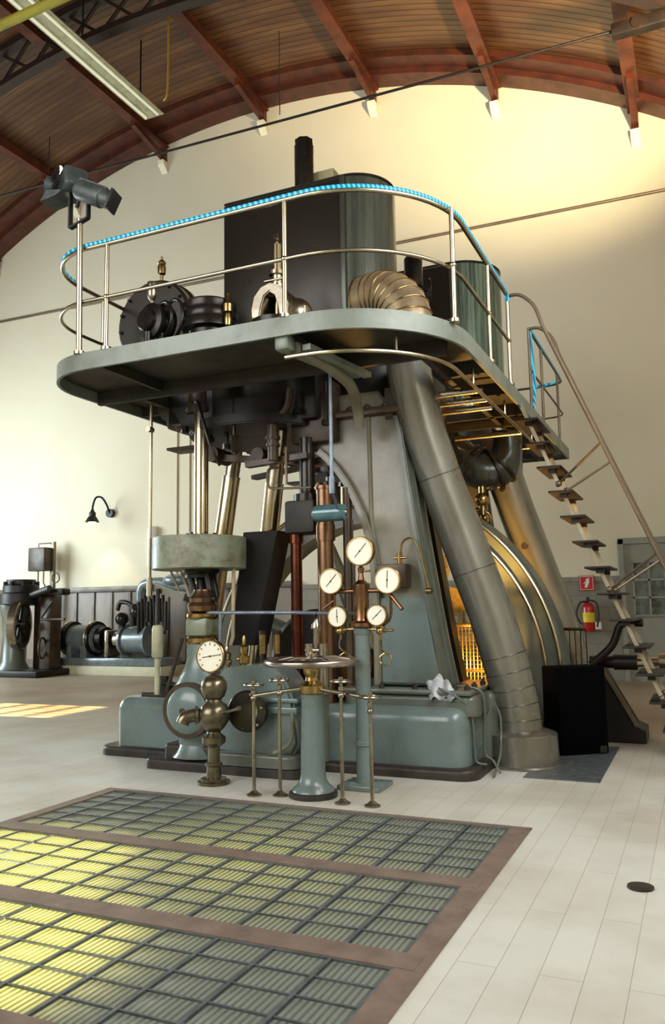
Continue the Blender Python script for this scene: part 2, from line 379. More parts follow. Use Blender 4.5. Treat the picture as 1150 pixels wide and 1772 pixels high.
# back gable wall
poly = [(XL, -.3), (XR, -.3)]+[(XR+(XL-XR)*i/48, vault(XR+(XL-XR)*i/48)+.1) for i in range(49)]
mb = MB(); mb.prism(poly, YB, YB+.3, 'XZ'); struct('wall_back', mb, 'wall')
mb = MB(); mb.prism(poly, YF-.3, YF, 'XZ'); struct('wall_front', mb, 'wall')
mb = MB(); mb.box(XR, XR+.3, YF-.3, YB+.3, -.3, vault(XR)+.3); struct('wall_right', mb, 'wall')
# left wall has one unglazed window opening with glazing bars: the low sun comes in there
wy0, wy1, wz0, wz1 = 8.95, 10.35, 4.2, 5.35
mb = MB(); mb.box(XL-.3, XL, YF-.3, wy0, -.3, vault(XL)+.3); mb.box(XL-.3, XL, wy1, YB+.3, -.3, vault(XL)+.3)
mb.box(XL-.3, XL, wy0, wy1, -.3, wz0); mb.box(XL-.3, XL, wy0, wy1, wz1, vault(XL)+.3); struct('wall_left', mb, 'wall')
mb = MB()
for i in range(1, 6): y = wy0+(wy1-wy0)*i/6; mb.box(XL-.2, XL-.16, y-.03, y+.03, wz0, wz1)
for i in range(1, 5): z = wz0+(wz1-wz0)*i/5; mb.box(XL-.2, XL-.16, wy0, wy1, z-.03, z+.03)
struct('window_1', mb, 'grey_door')
# vaulted ceiling
mb = MB(); xs = [XL-.2+(XR+.4-XL)*i/64 for i in range(65)]
pl = [(x, vault(x)) for x in xs]+[(x, vault(x)+.25) for x in reversed(xs)]
mb.prism(pl, YF-.3, YB+.3, 'XZ'); struct('ceiling', mb, 'ceiling')
# curved verge board where the vault meets the gable
xs = [XL+.05+(XR-.1-XL)*i/64 for i in range(65)]
mb = MB(); mb.prism([(x, vault(x, CR-.02)) for x in xs]+[(x, vault(x, CR-.30)) for x in reversed(xs)], YB-.55, YB-.02, 'XZ')
mb.prism([(x, vault(x, CR-.02)) for x in xs]+[(x, vault(x, CR-.16)) for x in reversed(xs)], YB-1.0, YB-.55, 'XZ'); struct('trim_1', mb, simple('dark_red_brown_verge', (84, 38, 22), .5, 0, (58, 26, 15), 3))
# wainscots and rail on the back wall
mb = MB(); mb.box(XL, -9.0, YB-.05, YB, 0, 2.1); struct('wainscot', mb, 'wains').name = 'trim_2'
mb = MB(); mb.box(XL, -9.0, YB-.14, YB, 2.1, 2.25, .02)
x = XL+.3
while x < -9: mb.box(x-.04, x+.04, YB-.09, YB-.04, 0, 2.1); x += .62
mb.box(XL, -9, YB-.1, YB-.04, 0, .25); struct('trim_3', mb, simple('dark_brown_wainscot_rail', (108, 98, 84), .4, 0, (84, 72, 60), 3))
mb = MB(); mb.box(-9, XR, YB-.05, YB, 0, 2.12); mb.box(-9, XR, YB-.08, YB, 2.05, 2.15); struct('trim_4', mb, 'block')
mb = MB(); mb.cyl((XL, YB-.04, 10.55), (XR, YB-.04, 10.3), .035, seg=8); struct('trim_5', mb, 'rail_brown')
# glazed grey door and its frame at the right
d = struct('door_1', MB().box(-1.42, 1.4, YB-.10, YB-.02, .0, 2.80), 'grey_door')
mb = MB(); mb.box(-1.50, -1.40, YB-.16, YB, 0, 2.9); mb.box(1.38, 1.48, YB-.16, YB, 0, 2.9); mb.box(-1.5, 1.48, YB-.16, YB, 2.80, 2.92)
obj('door_frame', mb, 'grey_door', d)
obj('door_glass', MB().box(-1.24, 1.2, YB-.12, YB-.10, 1.32, 2.42), 'glass', d, label='dark small-paned glass of the door')
mb = MB()
for i in range(9): x = -1.24+.305*i; mb.box(x-.018, x+.018, YB-.15, YB-.11, 1.32, 2.42)
for z in (1.32, 1.69, 2.05, 2.42): mb.box(-1.26, 1.22, YB-.15, YB-.11, z-.02, z+.02)
obj('glazing_bar', mb, 'grey_door', d)
# purlins along the vault, with knee brackets at the gable
px = [-19.4, -16.25, -13.1, -9.88, -6.73, -3.67, -.66]
zb = {-19.4: 12.3, -16.25: 13.6, -13.1: 14.2, -9.88: 14.5, -6.73: 14.15, -3.67: 13.26, -.66: 11.75}
desc = {-19.4: 'far left roof beam, lowest end of the arch', -16.25: 'roof beam on the left above the stage spotlights', -13.1: 'roof beam whose bracket meets the end of the long light fitting',
        -9.88: 'roof beam with bracket left of the machine stack', -6.73: 'roof beam with bracket above the tall dark casing', -3.67: 'roof beam with bracket right of the arch crown', -.66: 'rightmost orange-lit roof beam with the longest bracket'}
for x in px:
    t = thing('roof_beam', 'red-brown '+desc[x]+', under the boarded vault', 'roof beam', (x, YB, zb[x]), 'roof beams along the vault')
    v = vault(x)
    mb = MB(); mb.box(x-.09, x+.09, YF+.1, YB-.02, v-.34, v-.1); mb.box(x-.14, x+.14, YF+.1, YB-.02, v-.39, v-.34); obj('purlin', mb, 'beam', t)
    mb = MB(); mb.box(x-.075, x+.075, YB-.16, YB-.01, zb[x], v-.3); obj('bracket_post', mb, 'beam', t)
    mb = MB(); mb.slab((x, YB-.10, zb[x]+.12), (x, YB-1.45, v-.42), .13, .14, (0, -1, 0)); obj('knee_brace', mb, 'beam', t)
    mb = MB(); mb.prism([(YB-.01, zb[x]-.32), (YB-.01, zb[x]-.01), (YB-.24, zb[x]-.01), (YB-.22, zb[x]-.12)], x-.10, x+.10, 'YZ'); obj('corbel', mb, 'corbel', t, label='cream plaster corbel under the bracket')
# lattice truss with its tie rod
TY = 13.0
t = thing('roof_truss', 'dark lattice arch truss crossing under the vault, with a long thin tie rod', 'roof truss', (CX, TY, 11))
def ring(mb, r0, r1, y0, y1, n=64):
    xs = [XL+.1+(XR-.2-XL)*i/n for i in range(n+1)]
    mb.prism([(x, vault(x, r0)) for x in xs]+[(x, vault(x, r1)) for x in reversed(xs)], y0, y1, 'XZ')
mb = MB(); ring(mb, CR-.92, CR-1.06, TY-.12, TY+.12); obj('lower_chord', mb, 'beam_dark', t)
mb = MB(); ring(mb, CR-.04, CR-.2, TY-.12, TY+.12); obj('upper_chord', mb, 'beam_dark', t)
mb = MB(); n = 24
for i in range(n):
    xa = XL+.2+(XR-.4-XL)*i/n; xb = XL+.2+(XR-.4-XL)*(i+1)/n
    mb.slab((xa, TY, vault(xa, CR-.98)), (xb, TY, vault(xb, CR-.12)), .06, .07, (0, 1, 0))
    mb.slab((xa, TY+.03, vault(xa, CR-.12)), (xb, TY+.03, vault(xb, CR-.98)), .06, .07, (0, 1, 0))
obj('lattice', mb, 'beam_dark', t)
mb = MB(); mb.cyl((XL+.1, TY, 11.3), (XR-.1, TY, 10.75), .024, seg=10); obj('tie_rod', mb, 'dark_iron', t)
mb = MB(); mb.box(-.75, .1, TY-.09, TY+.09, 10.68, 10.9, .02); mb.cyl((-.35, TY-.12, 10.79), (-.35, TY+.12, 10.79), .1, seg=12); obj('turnbuckle', mb, 'dark_iron', t)
# long fluorescent fitting under the vault
fz = 13.55
t = thing('fluorescent_fitting', 'long pale green twin-tube light fitting hanging under the left roof boards', 'ceiling light', (-11.4, 12.9, fz))
rotz = Matrix.Rotation(R(-1.0), 4, 'Z')
mb = MB(); mb.prism([(-11.70, fz), (-11.70, fz+.03), (-11.56, fz+.12), (-11.28, fz+.12), (-11.14, fz+.03), (-11.14, fz)], 9.5, 15.15, 'XZ'); obj('housing', mb, 'tube_light', t)
for dx in (-.17, .17):
    mb = MB(); mb.cyl((-11.42+dx, 9.6, fz-.03), (-11.42+dx, 15.05, fz-.03), .032, seg=10); obj('tube', mb, 'tube_lit', t, label='pale glowing tube')
for y in (10.4, 12.6, 14.6): mb = MB(); mb.cyl((-11.42, y, fz+.1), (-11.42, y, vault(-11.42)), .02, seg=8); obj('hanger', mb, 'dark_iron', t)
mb = MB(); mb.tube(smooth([(-9.9, 13.6, 15.0), (-9.9, 13.6, 13.2), (-9.95, 13.62, 12.75), (-10.05, 13.66, 12.7)], 5), .022, 8)
tag(obj('hanging_cable', mb, 'yellow_cable'), 'yellow cable hanging down from the vault beside the long light fitting', 'cable')
mb = MB(); mb.tube([(-8.15, 15.5, 15.0), (-8.15, 15.5, 12.9)], .012, 8); tag(obj('hanging_wire', mb, 'wire'), 'thin dark wire hanging in front of the gable, left of the arch crown', 'wire')
mb = MB(); mb.tube([(-15.1, 15.5, 14.2), (-15.1, 15.5, 13.2)], .014, 8); tag(obj('hanging_wire', mb, 'wire'), 'thin dark wire hanging at the left above the stage spotlights', 'wire')
mb = MB(); mb.cyl((-9.8, 8.0, 10.08), (-6.0, 8.0, 10.2), .07, seg=12); mb.cyl((-6.2, 8, 10.2), (-6.2, 8, vault(-6.2)), .03); mb.cyl((-9.6, 8, 10.1), (-9.6, 8, vault(-9.6)), .03)
tag(obj('crane_rail_tube', mb, 'yellow_bar'), 'olive-yellow painted tube high in the top left corner', 'tube')

# ================================================================== GLASS FLOOR
t = thing('glass_floor_surround', 'red-brown timber border and cross bars framing the glass block floor', 'floor frame', (-3.1, 4.3, 0))
mb = MB(); b = .0; z0, z1 = -.1, .006
mb.box(GX0, GX0+.11, GY0, GY1, z0, z1); mb.box(GX1-.14, GX1, GY0, GY1, z0, z1)
mb.box(GX0, GX1, GY1-.055, GY1, z0, z1+.001); mb.box(GX0, GX1, GY0, GY0+.13, z0, z1+.001)
for ya, yb in ((4.69, 4.845), (3.565, 3.73)): mb.box(GX0+.05, GX1-.05, ya, yb, z0, z1+.002)
obj('border', mb, 'wood_border', t)
X0 = -1.345; PX = .302
for (ya, yb, n, txt) in ((4.85, 6.0, 6, 'farthest grey-green panel of glass blocks, beside the valve stands'), (3.735, 4.685, 5, 'middle panel of glass blocks, glowing yellow at its left'), (2.615, 3.56, 5, 'nearest panel of glass blocks, the most strongly lit yellow')):
    t = thing('glass_block_panel', txt, 'glass floor panel', (-3.1, (ya+yb)/2, -.06), 'glass block panels of the floor light')
    dy = (yb-ya)/n; mb = MB()
    for i in range(13): x = X0-PX*i; mb.box(x-.008, x+.008, ya, yb, -.07, 0.003)
    for j in range(n+1): y = ya+dy*j; mb.box(X0-12*PX, X0, y-.005, y+.005, -.07, 0.001)
    obj('iron_grid', mb, 'grid', t)
    proto = None
    for i in range(12):
        for j in range(n):
            cx = X0-PX*(i+.5); cy = ya+dy*(j+.5)
            if proto is None:
                mb = MB(); mb.box(cx-PX/2+.014, cx+PX/2-.014, cy-dy/2+.011, cy+dy/2-.011, -.05, -.004, .004)
                proto = obj('glass_block', mb, 'gblock', t); base = Vector((cx, cy, 0))
            else:
                c = proto.copy(); COL.objects.link(c); c.location = Vector((cx, cy, 0))-base
mb = MB()
mb.box(GX0-.1, GX1+.1, GY0-.1, GY1+.1, -1.6, -1.5); mb.box(GX0-.1, GX0, GY0, GY1, -1.5, -.3); mb.box(GX1, GX1+.1, GY0, GY1, -1.5, -.3); mb.box(GX0, GX1, GY0-.1, GY0, -1.5, -.3); mb.box(GX0, GX1, GY1, GY1+.1, -1.5, -.3)
struct('floor_light_shaft', mb, simple('dark_shaft_plaster', (90, 88, 74), .9)).name = 'wall_shaft'
mb = MB(); mb.box(PX0-.1, PX1+.1, PY0-.1, PY1+.1, -2.3, -2.2); mb.box(PX0-.1, PX0, PY0, PY1, -2.2, -.3); mb.box(PX1, PX1+.1, PY0, PY1, -2.2, -.3); mb.box(PX0, PX1, PY0-.1, PY0, -2.2, -.3); mb.box(PX0, PX1, PY1, PY1+.1, -2.2, -.3)
struct('wall_pit', mb, 'dark_iron')
mb = MB(); mb.lathe([(.072, 0), (.072, .012), (.05, .016), (0, .016)], (-.409, 5.05, 0.0005)); tag(obj('floor_plug', mb, 'rust'), 'small round brown metal plug set in the pale floor at the right', 'floor plug')
mb = MB(); mb.box(-1.60, -.92, 7.75, 9.7, 0.0, .008); tag(obj('floor_plate', mb, 'grid'), 'dark grey steel floor plate beside the foot of the big near pipe', 'floor plate')

# ================================================================== FLYWHEEL between the engines
FX, FY, FZ, FR = -3.9, 10.07, .72, 2.42
t = thing('flywheel', 'huge grey-green flywheel standing in a pit between the two engines', 'flywheel', (FX, FY, 0))
mb = MB(); mb.lathe([(FR-.45, -.24), (FR-.04, -.24), (FR, -.20), (FR, .20), (FR-.04, .24), (FR-.45, .24), (FR-.45, -.24)], (FX, FY, FZ), (0, 1, 0), 96); obj('rim', mb, 'paint', t)
mb = MB(); mb.torus((FX, FY-.245, FZ), FR-.05, .022, (0, 1, 0), 96, 8); mb.torus((FX, FY-.245, FZ), FR-.22, .022, (0, 1, 0), 96, 8); obj('rim_bead', mb, 'rail', t, label='bright bead around the rim')
mb = MB(); mb.cyl((FX, FY-.35, FZ), (FX, FY+.35, FZ), .34); obj('hub', mb, 'dark_iron', t)
for i in range(8):
    a = R(22.5+45*i); mb = MB()
    mb.tube([(FX+.3*math.cos(a), FY, FZ+.3*math.sin(a)), (FX+(FR-.43)*math.cos(a), FY, FZ+(FR-.43)*math.sin(a))], .1, 10, radii=[.13, .09]); obj('spoke', mb, 'paint', t)
mb = MB(); mb.cyl((FX, 8.2, FZ), (FX, 12.2, FZ), .17); tag(obj('crankshaft', mb, 'steel'), 'heavy crankshaft carrying the flywheel between the engines', 'shaft')

# ================================================================== ENGINE CASTINGS
def rbox(mb, x0, x1, y0, y1, z0, z1, r, top):
    # box with rounded vertical corners and a rolled top edge
    def ringpts(ins, rr):
        a, b, c, d = x0+ins, x1-ins, y0+ins, y1-ins; rr = max(rr-ins, .02)
        return arc2(a+rr, c+rr, rr, 180, 270, 6)+arc2(b-rr, c+rr, rr, 270, 360, 6)+arc2(b-rr, d-rr, rr, 0, 90, 6)+arc2(a+rr, d-rr, rr, 90, 180, 6)
    lv = [(0, z0), (0, z1-top)]+[(top*(1-math.cos(R(a))), z1-top+top*math.sin(R(a))) for a in (22, 45, 67, 90)]
    b = bmesh.new(); rings = [[b.verts.new((x, y, z)) for x, y in ringpts(ins, r)] for ins, z in lv]
    for A, B in zip(rings, rings[1:]):
        n = len(A)
        for i in range(n): b.faces.new((A[i], A[(i+1) % n], B[(i+1) % n], B[i]))
    b.faces.new(list(reversed(rings[0]))); b.faces.new(rings[-1])
    bmesh.ops.recalc_face_normals(b, faces=b.faces); mb._add(b)
def bolt(mb, x, y, z, r=.03, h=.035): mb.cyl((x, y, z), (x, y, z+h), r, seg=6); mb.cyl((x, y, z+h), (x, y, z+h+.02), r*.55, seg=8)

bed = thing('engine_bed', 'long blue-grey cast bed of the near engine with rounded ends and a dark skirt', 'engine bed', (-4.1, 8.4, 0), 'engine beds')
mb = MB(); rbox(mb, -6.12, -2.06, 7.47, 8.3, .06, .63, .17, .13); obj('front_casting', mb, 'paint_blue', bed)
mb = MB(); rbox(mb, -6.05, -1.90, 8.1, 9.35, .06, .74, .16, .08); obj('rear_casting', mb, 'paint', bed)
mb = MB(); rbox(mb, -6.27, -1.95, 7.38, 9.45, 0, .10, .18, .04); obj('skirt', mb, 'rust', bed, label='dark worn skirt around the foot of the bed')
mb = MB(); rbox(mb, -3.35, -1.98, 7.62, 8.75, .55, .74, .1, .05); mb.box(-3.4, -2.02, 7.6, 8.8, .74, .79, .02); obj('foot_flange', mb, 'paint', bed)
mb = MB()
for x in (-3.2, -2.95, -2.6, -2.2, -2.08): bolt(mb, x, 7.68, .79)
for y in (7.95, 8.3, 8.65): bolt(mb, -2.08, y, .79)
obj('foot_bolt', mb, 'rust', bed)
mb = MB(); mb.cyl((-5.72, 7.9, .62), (-5.72, 7.9, .72), .13); mb.cyl((-5.72, 7.9, .72), (-5.72, 7.9, .84), .085, seg=8); mb.cyl((-5.72, 7.85, .76), (-5.45, 7.8, .74), .03); obj('filler_cap', mb, 'dark_iron', bed)

frame = thing('a_frame_leg', 'tall worn grey-green A-shaped cast frame leg of the near engine, curved on its inner side', 'engine frame', (-2.7, 8.0, .79), 'engine frames')
rt = [(-2.34, .80), (-2.43, 1.25), (-2.55, 2.0), (-2.66, 2.75), (-2.74, 3.4), (-2.80, 3.62)]
lf = [(-3.94, 3.88), (-3.94, 3.34), (-3.66, 3.27), (-3.50, 3.12), (-3.34, 2.90), (-3.22, 2.66), (-3.12, 2.40), (-3.06, 2.1), (-3.03, 1.6), (-3.03, .80)]
def blend(l, n=3): return [(p.x, p.z) for p in smooth([(a, 0, b) for a, b in l], n)]
mb = MB(); mb.prism(blend(rt)+[(-3.0, 3.88)]+lf[:3]+blend(lf[3:]), 7.86, 8.24, 'XZ', .02); obj('web', mb, 'paint_light', frame)
# flanges following the two edges
def strip(mb, line, y0, y1, w):
    P = [Vector((a, 0, b)) for a, b in line]; L = []; Rr = []
    for i in range(len(P)):
        d = (P[min(i+1, len(P)-1)]-P[max(i-1, 0)]).normalized(); nrm = Vector((d.z, 0, -d.x))
        L.append(((P[i]+nrm*w/2).x, (P[i]+nrm*w/2).z)); Rr.append(((P[i]-nrm*w/2).x, (P[i]-nrm*w/2).z))
    mb.prism(L+list(reversed(Rr)), y0, y1, 'XZ', .012)
mb = MB(); strip(mb, blend([(a+.0, b) for a, b in rt]), 7.80, 8.26, .06); strip(mb, blend([(a+.02, b) for a, b in rt]), 7.93, 7.98, .07); strip(mb, blend([(a+.02, b) for a, b in rt]), 8.1, 8.14, .07); obj('outer_flange', mb, 'paint', frame)
mb = MB(); strip(mb, blend(lf[2:]), 7.76, 8.5, .07); obj('inner_flange', mb, 'paint_light', frame)
mb = MB(); mb.tube([(-3.10, 7.85, 3.6), (-3.09, 7.85, 2.5)], .022, 8); mb.tube([(-3.09, 7.85, 2.5), (-2.98, 7.85, 1.74)], .018, 8); obj('ridge', mb, 'paint_light', frame)
mb = MB(); mb.prism([(-3.0, .82), (-2.36, .82), (-2.40, 1.18), (-2.50, 1.68), (-3.0, 1.68)], 7.8, 7.88, 'XZ', .015); obj('inspection_panel', mb, 'paint_blue', frame, label='blue-green lower panel of the frame')
mb = MB(); mb.box(-3.96, -3.44, 7.72, 8.5, 3.36, 4.02, .03); obj('head_block', mb, 'oily_brown', frame, label='brown oily block at the head of the frame')
mb = MB(); mb.prism([(-2.9, 3.55), (-2.62, 3.55), (-2.5, 3.88), (-2.9, 3.88)], 7.8, 8.9, 'XZ', .02); mb.box(-3.5, -2.62, 7.75, 8.7, 3.60, 3.68, .015)
for x in (-3.3, -3.1, -2.9, -2.75): bolt(mb, x, 7.82, 3.66, .035, .05)
obj('head_bracket', mb, 'oily_brown', frame)
rear = thing('a_frame_leg', 'darker rear cast leg just behind the big near frame leg', 'engine frame', (-2.7, 8.6, .74), 'engine frames')
mb = MB(); mb.prism(blend(rt)+[(-3.0, 3.88)]+lf[:3]+blend(lf[3:]), 8.38, 8.48, 'XZ', .02); obj('web', mb, 'dark_iron', rear)
mb = MB(); strip(mb, blend(rt), 8.34, 8.56, .08); obj('outer_flange', mb, 'dark_iron', rear)

# lagging casing: flat front, rounded right end
def casing(y0, top, txt, xr=-3.45, rr=.47, shell='casing_green'):
    t = thing('cylinder_casing', txt, 'casing', (-3.9, y0+.8, 4.0), 'cylinder casings')
    pl = [(-4.98, y0), (xr-.06, y0)]+arc2(xr, y0+rr, rr, -88, 90, 22)+[(-4.98, y0+2*rr)]
    mb = MB(); mb.prism(pl, 4.35, top, 'XY', .012); obj('curved_shell', mb, shell, t, label='grey-green curved end of the casing')
    mb = MB(); mb.box(-4.97, xr+.05, y0-.02, y0+.02, 4.36, top-.02, .006)
    obj('front_plate', mb, 'casing', t, label='dark flat front plate')
    mb = MB(); mb.prism([(a*1.004+.016, b) for a, b in pl], top, top+.035, 'XY', .01); obj('lid', mb, 'casing', t)
    mb = MB(); mb.box(xr+.01, xr+.07, y0-.035, y0-.01, 4.36, top-.01, .004); obj('corner_strip', mb, 'casing_green', t)
    return t
cas = casing(8.0, 6.46, 'tall dark sheet casing with a rounded right end on top of the near engine')
mb = MB(); mb.lathe([(.115, 0), (.12, .02), (.12, .82), (.105, .85), (.105, .90), (.085, .90), (.085, .85), (0, .85)], (-4.16, 8.55, 6.49), (0, 0, 1), 24)
for i in range(8): a = R(45*i); mb.cyl((-4.16+.1*math.cos(a), 8.55+.1*math.sin(a), 7.34), (-4.16+.1*math.cos(a), 8.55+.1*math.sin(a), 7.39), .016, seg=6)
tag(obj('vent_stack', mb, 'black_steel'), 'black vertical vent stack standing on the tall casing', 'vent stack')
mb = MB(); mb.box(-4.28, -3.82, 8.68, 8.9, 6.49, 7.02, .01); tag(obj('equipment_box', mb, simple('khaki_box_paint', (156, 148, 110), .6)), 'small khaki box behind the black stack on top of the casing', 'box')
mb = MB(); mb.prism([(-3.95, 6.49), (-3.72, 6.49), (-3.80, 6.60), (-3.88, 6.68)], 8.5, 8.62, 'XZ'); mb.cyl((-3.86, 8.56, 6.6), (-3.86, 8.56, 6.76), .02, seg=8); tag(obj('lid_bracket', mb, 'black_steel'), 'small dark bracket on the casing lid, right of the khaki box', 'bracket')

# polished inclined columns
def column(name, a, b, r, txt):
    a, b = Vector(a), Vector(b); t = thing(name, txt, 'column', a, 'polished inclined columns'); d = b-a
    mb = MB(); mb.cyl(a, a+d*.80, r, seg=32); obj('shaft', mb, 'steel', t)
    mb = MB(); mb.cyl(a+d*.80, b, r*.86, seg=32); mb.cyl(a+d*.795, a+d*.80, r*1.03, seg=32); obj('upper_shaft', mb, 'nickel', t)
    mb = MB(); mb.cyl(a, a+d*.03, r*1.5, r*1.25, seg=32); obj('collar', mb, 'dark_iron', t)
    return t
column('inclined_column', (-5.75, 8.75, .72), (-5.24, 8.75, 3.90), .115, 'left polished inclined column rising from behind the rusty pan')
column('inclined_column', (-4.60, 8.0, .66), (-4.14, 7.8, 3.55), .105, 'right polished inclined column rising out of the black splash guard')
mb = MB()
for (z, hw, cx) in (): pass
b_ = bmesh.new(); rr = []
for cx, z, hw in ((-4.56, 1.20, .15), (-4.33, 2.43, .21)):
    rr.append([b_.verts.new((cx+sx*hw, 7.85+sy*.16, z)) for sx, sy in ((-1, -1), (1, -1), (1, 1), (-1, 1))])
for k_ in range(4): b_.faces.new((rr[0][k_], rr[0][(k_+1) % 4], rr[1][(k_+1) % 4], rr[1][k_]))
b_.faces.new(list(reversed(rr[0]))); bmesh.ops.recalc_face_normals(b_, faces=b_.faces)
bmesh.ops.solidify(b_, geom=list(b_.faces), thickness=.012); mb._add(b_)
tag(obj('splash_guard', mb, simple('dulled_dark_sheet', (26, 22, 19), .85, 0, (20, 17, 15), 3)), 'black tapered sheet splash guard around the foot of the right inclined column', 'guard')  # sheet colour darkened and dulled to keep golden lamp light from showing
# dark cylinder block hanging under the deck
t = thing('cylinder_block', 'dark oily cylinder block and valve gear hanging under the deck of the near engine', 'cylinder block', (-4.3, 8.0, 3.3))
mb = MB(); mb.cyl((-4.5, 8.1, 3.62), (-4.5, 8.1, 4.6), .78, seg=40); mb.cyl((-4.5, 8.1, 3.55), (-4.5, 8.1, 3.66), .86, seg=40, bev=.015); obj('cylinder', mb, 'dark_iron', t)
mb = MB(); mb.cyl((-3.3, 8.5, 3.7), (-3.3, 8.5, 4.4), .62, seg=40); obj('second_cylinder', mb, 'dark_iron', t)
mb = MB(); mb.box(-5.35, -4.7, 7.35, 8.0, 3.60, 4.3, .05); obj('valve_chest', mb, 'dark_iron', t)
mb = MB(); mb.box(-4.5, -3.6, 7.62, 8.2, 3.60, 4.3, .05); obj('valve_chest', mb, 'dark_iron', t)
mb = MB(); mb.box(-5.2, -2.7, 8.9, 9.5, 3.55, 4.3, .05); obj('rear_chest', mb, 'dark_iron', t)
mb = MB(); mb.box(-5.95, -4.85, 8.2, 8.5, 3.565, 3.6, .01); mb.slab((-5.55, 8.35, 3.58), (-5.4, 8.35, 3.85), .06, .04, (1, 0, 0)); obj('cross_plate', mb, 'oily_brown', t)
mb = MB(); mb.cyl((-4.92, 7.4, 3.80), (-4.92, 7.4, 4.1), .13); mb.cyl((-4.92, 7.4, 3.74), (-4.92, 7.4, 3.8), .16, bev=.01); mb.prism([(-5.5, 3.95), (-5.32, 3.95), (-5.1, 3.62), (-5.2, 3.58), (-5.42, 3.75)], 7.35, 7.5, 'XZ', .02); obj('gland', mb, 'oily_brown', t)
# valve rod yoke (the forked shape)
mb = MB(); mb.tube(smooth([(-4.25, 7.5, 3.92), (-4.21, 7.5, 3.72), (-4.09, 7.5, 3.6), (-4.06, 7.5, 3.5)]), .04, 10); mb.tube(smooth([(-3.85, 7.5, 3.92), (-3.89, 7.5, 3.72), (-4.02, 7.5, 3.6), (-4.06, 7.5, 3.5)]), .04, 10)
mb.cyl((-4.06, 7.5, 3.16), (-4.06, 7.5, 3.56), .058); mb.cyl((-4.06, 7.5, 3.38), (-4.06, 7.5, 3.43), .08, bev=.01); mb.cyl((-4.06, 7.5, 3.31), (-4.06, 7.5, 3.34), .075); obj('yoke', mb, 'oily_brown', t, label='brown forked yoke with its rod')
mb = MB(); mb.slab((-4.45, 7.62, 3.16), (-3.7, 7.62, 3.20), .1, .06); mb.slab((-5.3, 7.9, 3.38), (-3.5, 7.9, 3.14), .1, .07); mb.slab((-4.75, 8.3, 3.14), (-3.7, 8.0, 3.18), .1, .05); mb.cyl((-4.4, 7.75, 3.3), (-4.4, 8.05, 3.3), .08); mb.cyl((-3.9, 7.75, 3.22), (-3.9, 8.05, 3.22), .07); mb.cyl((-5.0, 7.75, 3.36), (-5.0, 8.1, 3.36), .09); obj('valve_lever', mb, 'oily_brown', t)
for i in range(9):
    x = -5.1+.22*i+random.uniform(-.05, .05); y = random.uniform(7.3, 7.9); z = random.uniform(3.35, 3.65)
    mb = MB(); mb.cyl((x, y, z), (x, y, 3.9), .022); mb.cyl((x, y, z), (x, y, z+.06), .045, seg=6); obj('hanging_stud', mb, 'black_steel', t)
mb = MB(); mb.tube(smooth([(-4.88, 7.25, 3.84), (-4.8, 7.2, 3.78), (-4.66, 7.2, 3.35), (-4.6, 7.3, 3.12)]), .016, 8); obj('bent_rod', mb, 'black_steel', t)
mb = MB(); mb.prism([(-4.0, 3.05), (-3.8, 3.05), (-3.72, 2.7), (-3.85, 2.66)], 8.5, 8.6, 'XZ'); obj('guard_plate', mb, 'dark_iron', t)

cyl_block = t
# crosshead, guide columns and crank
t = thing('crosshead', 'grey crosshead block with dark piston rod above and bronze connecting rod below', 'crosshead', (-3.9, 7.75, .8))
mb = MB(); mb.box(-3.99, -3.64, 7.6, 7.95, 2.38, 2.73, .03); obj('block', mb, 'deck_dark', t)
mb = MB(); mb.cyl((-3.78, 7.75, 2.72), (-3.78, 7.75, 3.42), .085); mb.cyl((-3.78, 7.75, 2.72), (-3.78, 7.75, 2.80), .15); obj('piston_rod', mb, 'black_steel', t)
mb = MB(); mb.cyl((-3.92, 7.75, .8), (-3.92, 7.75, 2.4), .062); mb.cyl((-3.92, 7.75, 2.28), (-3.92, 7.75, 2.4), .08); obj('connecting_rod', mb, simple('dark_bronze', (110, 62, 44), .25, .9, (70, 40, 30), 5), t)
mb = MB()
mb.tube(smooth([(-4.05, 7.6, 3.1), (-4.12, 7.5, 3.06), (-4.12, 7.5, 2.9), (-4.05, 7.5, 2.86), (-3.7, 7.5, 2.84), (-3.62, 7.5, 2.84)], 4), .014, 8); mb.cyl((-3.93, 7.55, 2.9), (-3.93, 7.55, 3.3), .015); obj('oil_pipe', mb, 'rail_brown', t)
t = thing('guide_column', 'round bronze guide column right of the crosshead, with a riveted collar', 'column', (-3.53, 7.65, .6))
mb = MB(); mb.cyl((-3.53, 7.65, .6), (-3.53, 7.65, 2.36), .085, seg=28); obj('shaft', mb, 'bronze', t)
mb = MB(); mb.cyl((-3.53, 7.65, 2.28), (-3.53, 7.65, 2.46), .105, seg=28, bev=.01); mb.cyl((-3.53, 7.65, 2.46), (-3.53, 7.65, 2.82), .095); mb.cyl((-3.53, 7.65, 2.82), (-3.53, 7.65, 2.86), .115, seg=28, bev=.01)
for i in range(6): a = R(60*i); mb.cyl((-3.53+.08*math.cos(a), 7.65+.08*math.sin(a), 2.86), (-3.53+.08*math.cos(a), 7.65+.08*math.sin(a), 2.89), .02, seg=6)
obj('collar', mb, 'bronze', t)
mb = MB(); mb.cyl((-3.34, 7.8, .7), (-3.34, 7.8, 2.85), .05); mb.cyl((-3.27, 7.78, .7), (-3.27, 7.78, 2.3), .018); mb.cyl((-3.28, 7.78, .7), (-3.28, 7.78, 2.5), .012)
tag(obj('guide_rod', mb, 'oily_brown'), 'dark brown guide rods close behind the bronze guide column', 'rod')
t = thing('indicator_drum', 'small blue-grey horizontal drum with rounded ends beside the crosshead', 'drum', (-3.5, 7.35, 2.5))
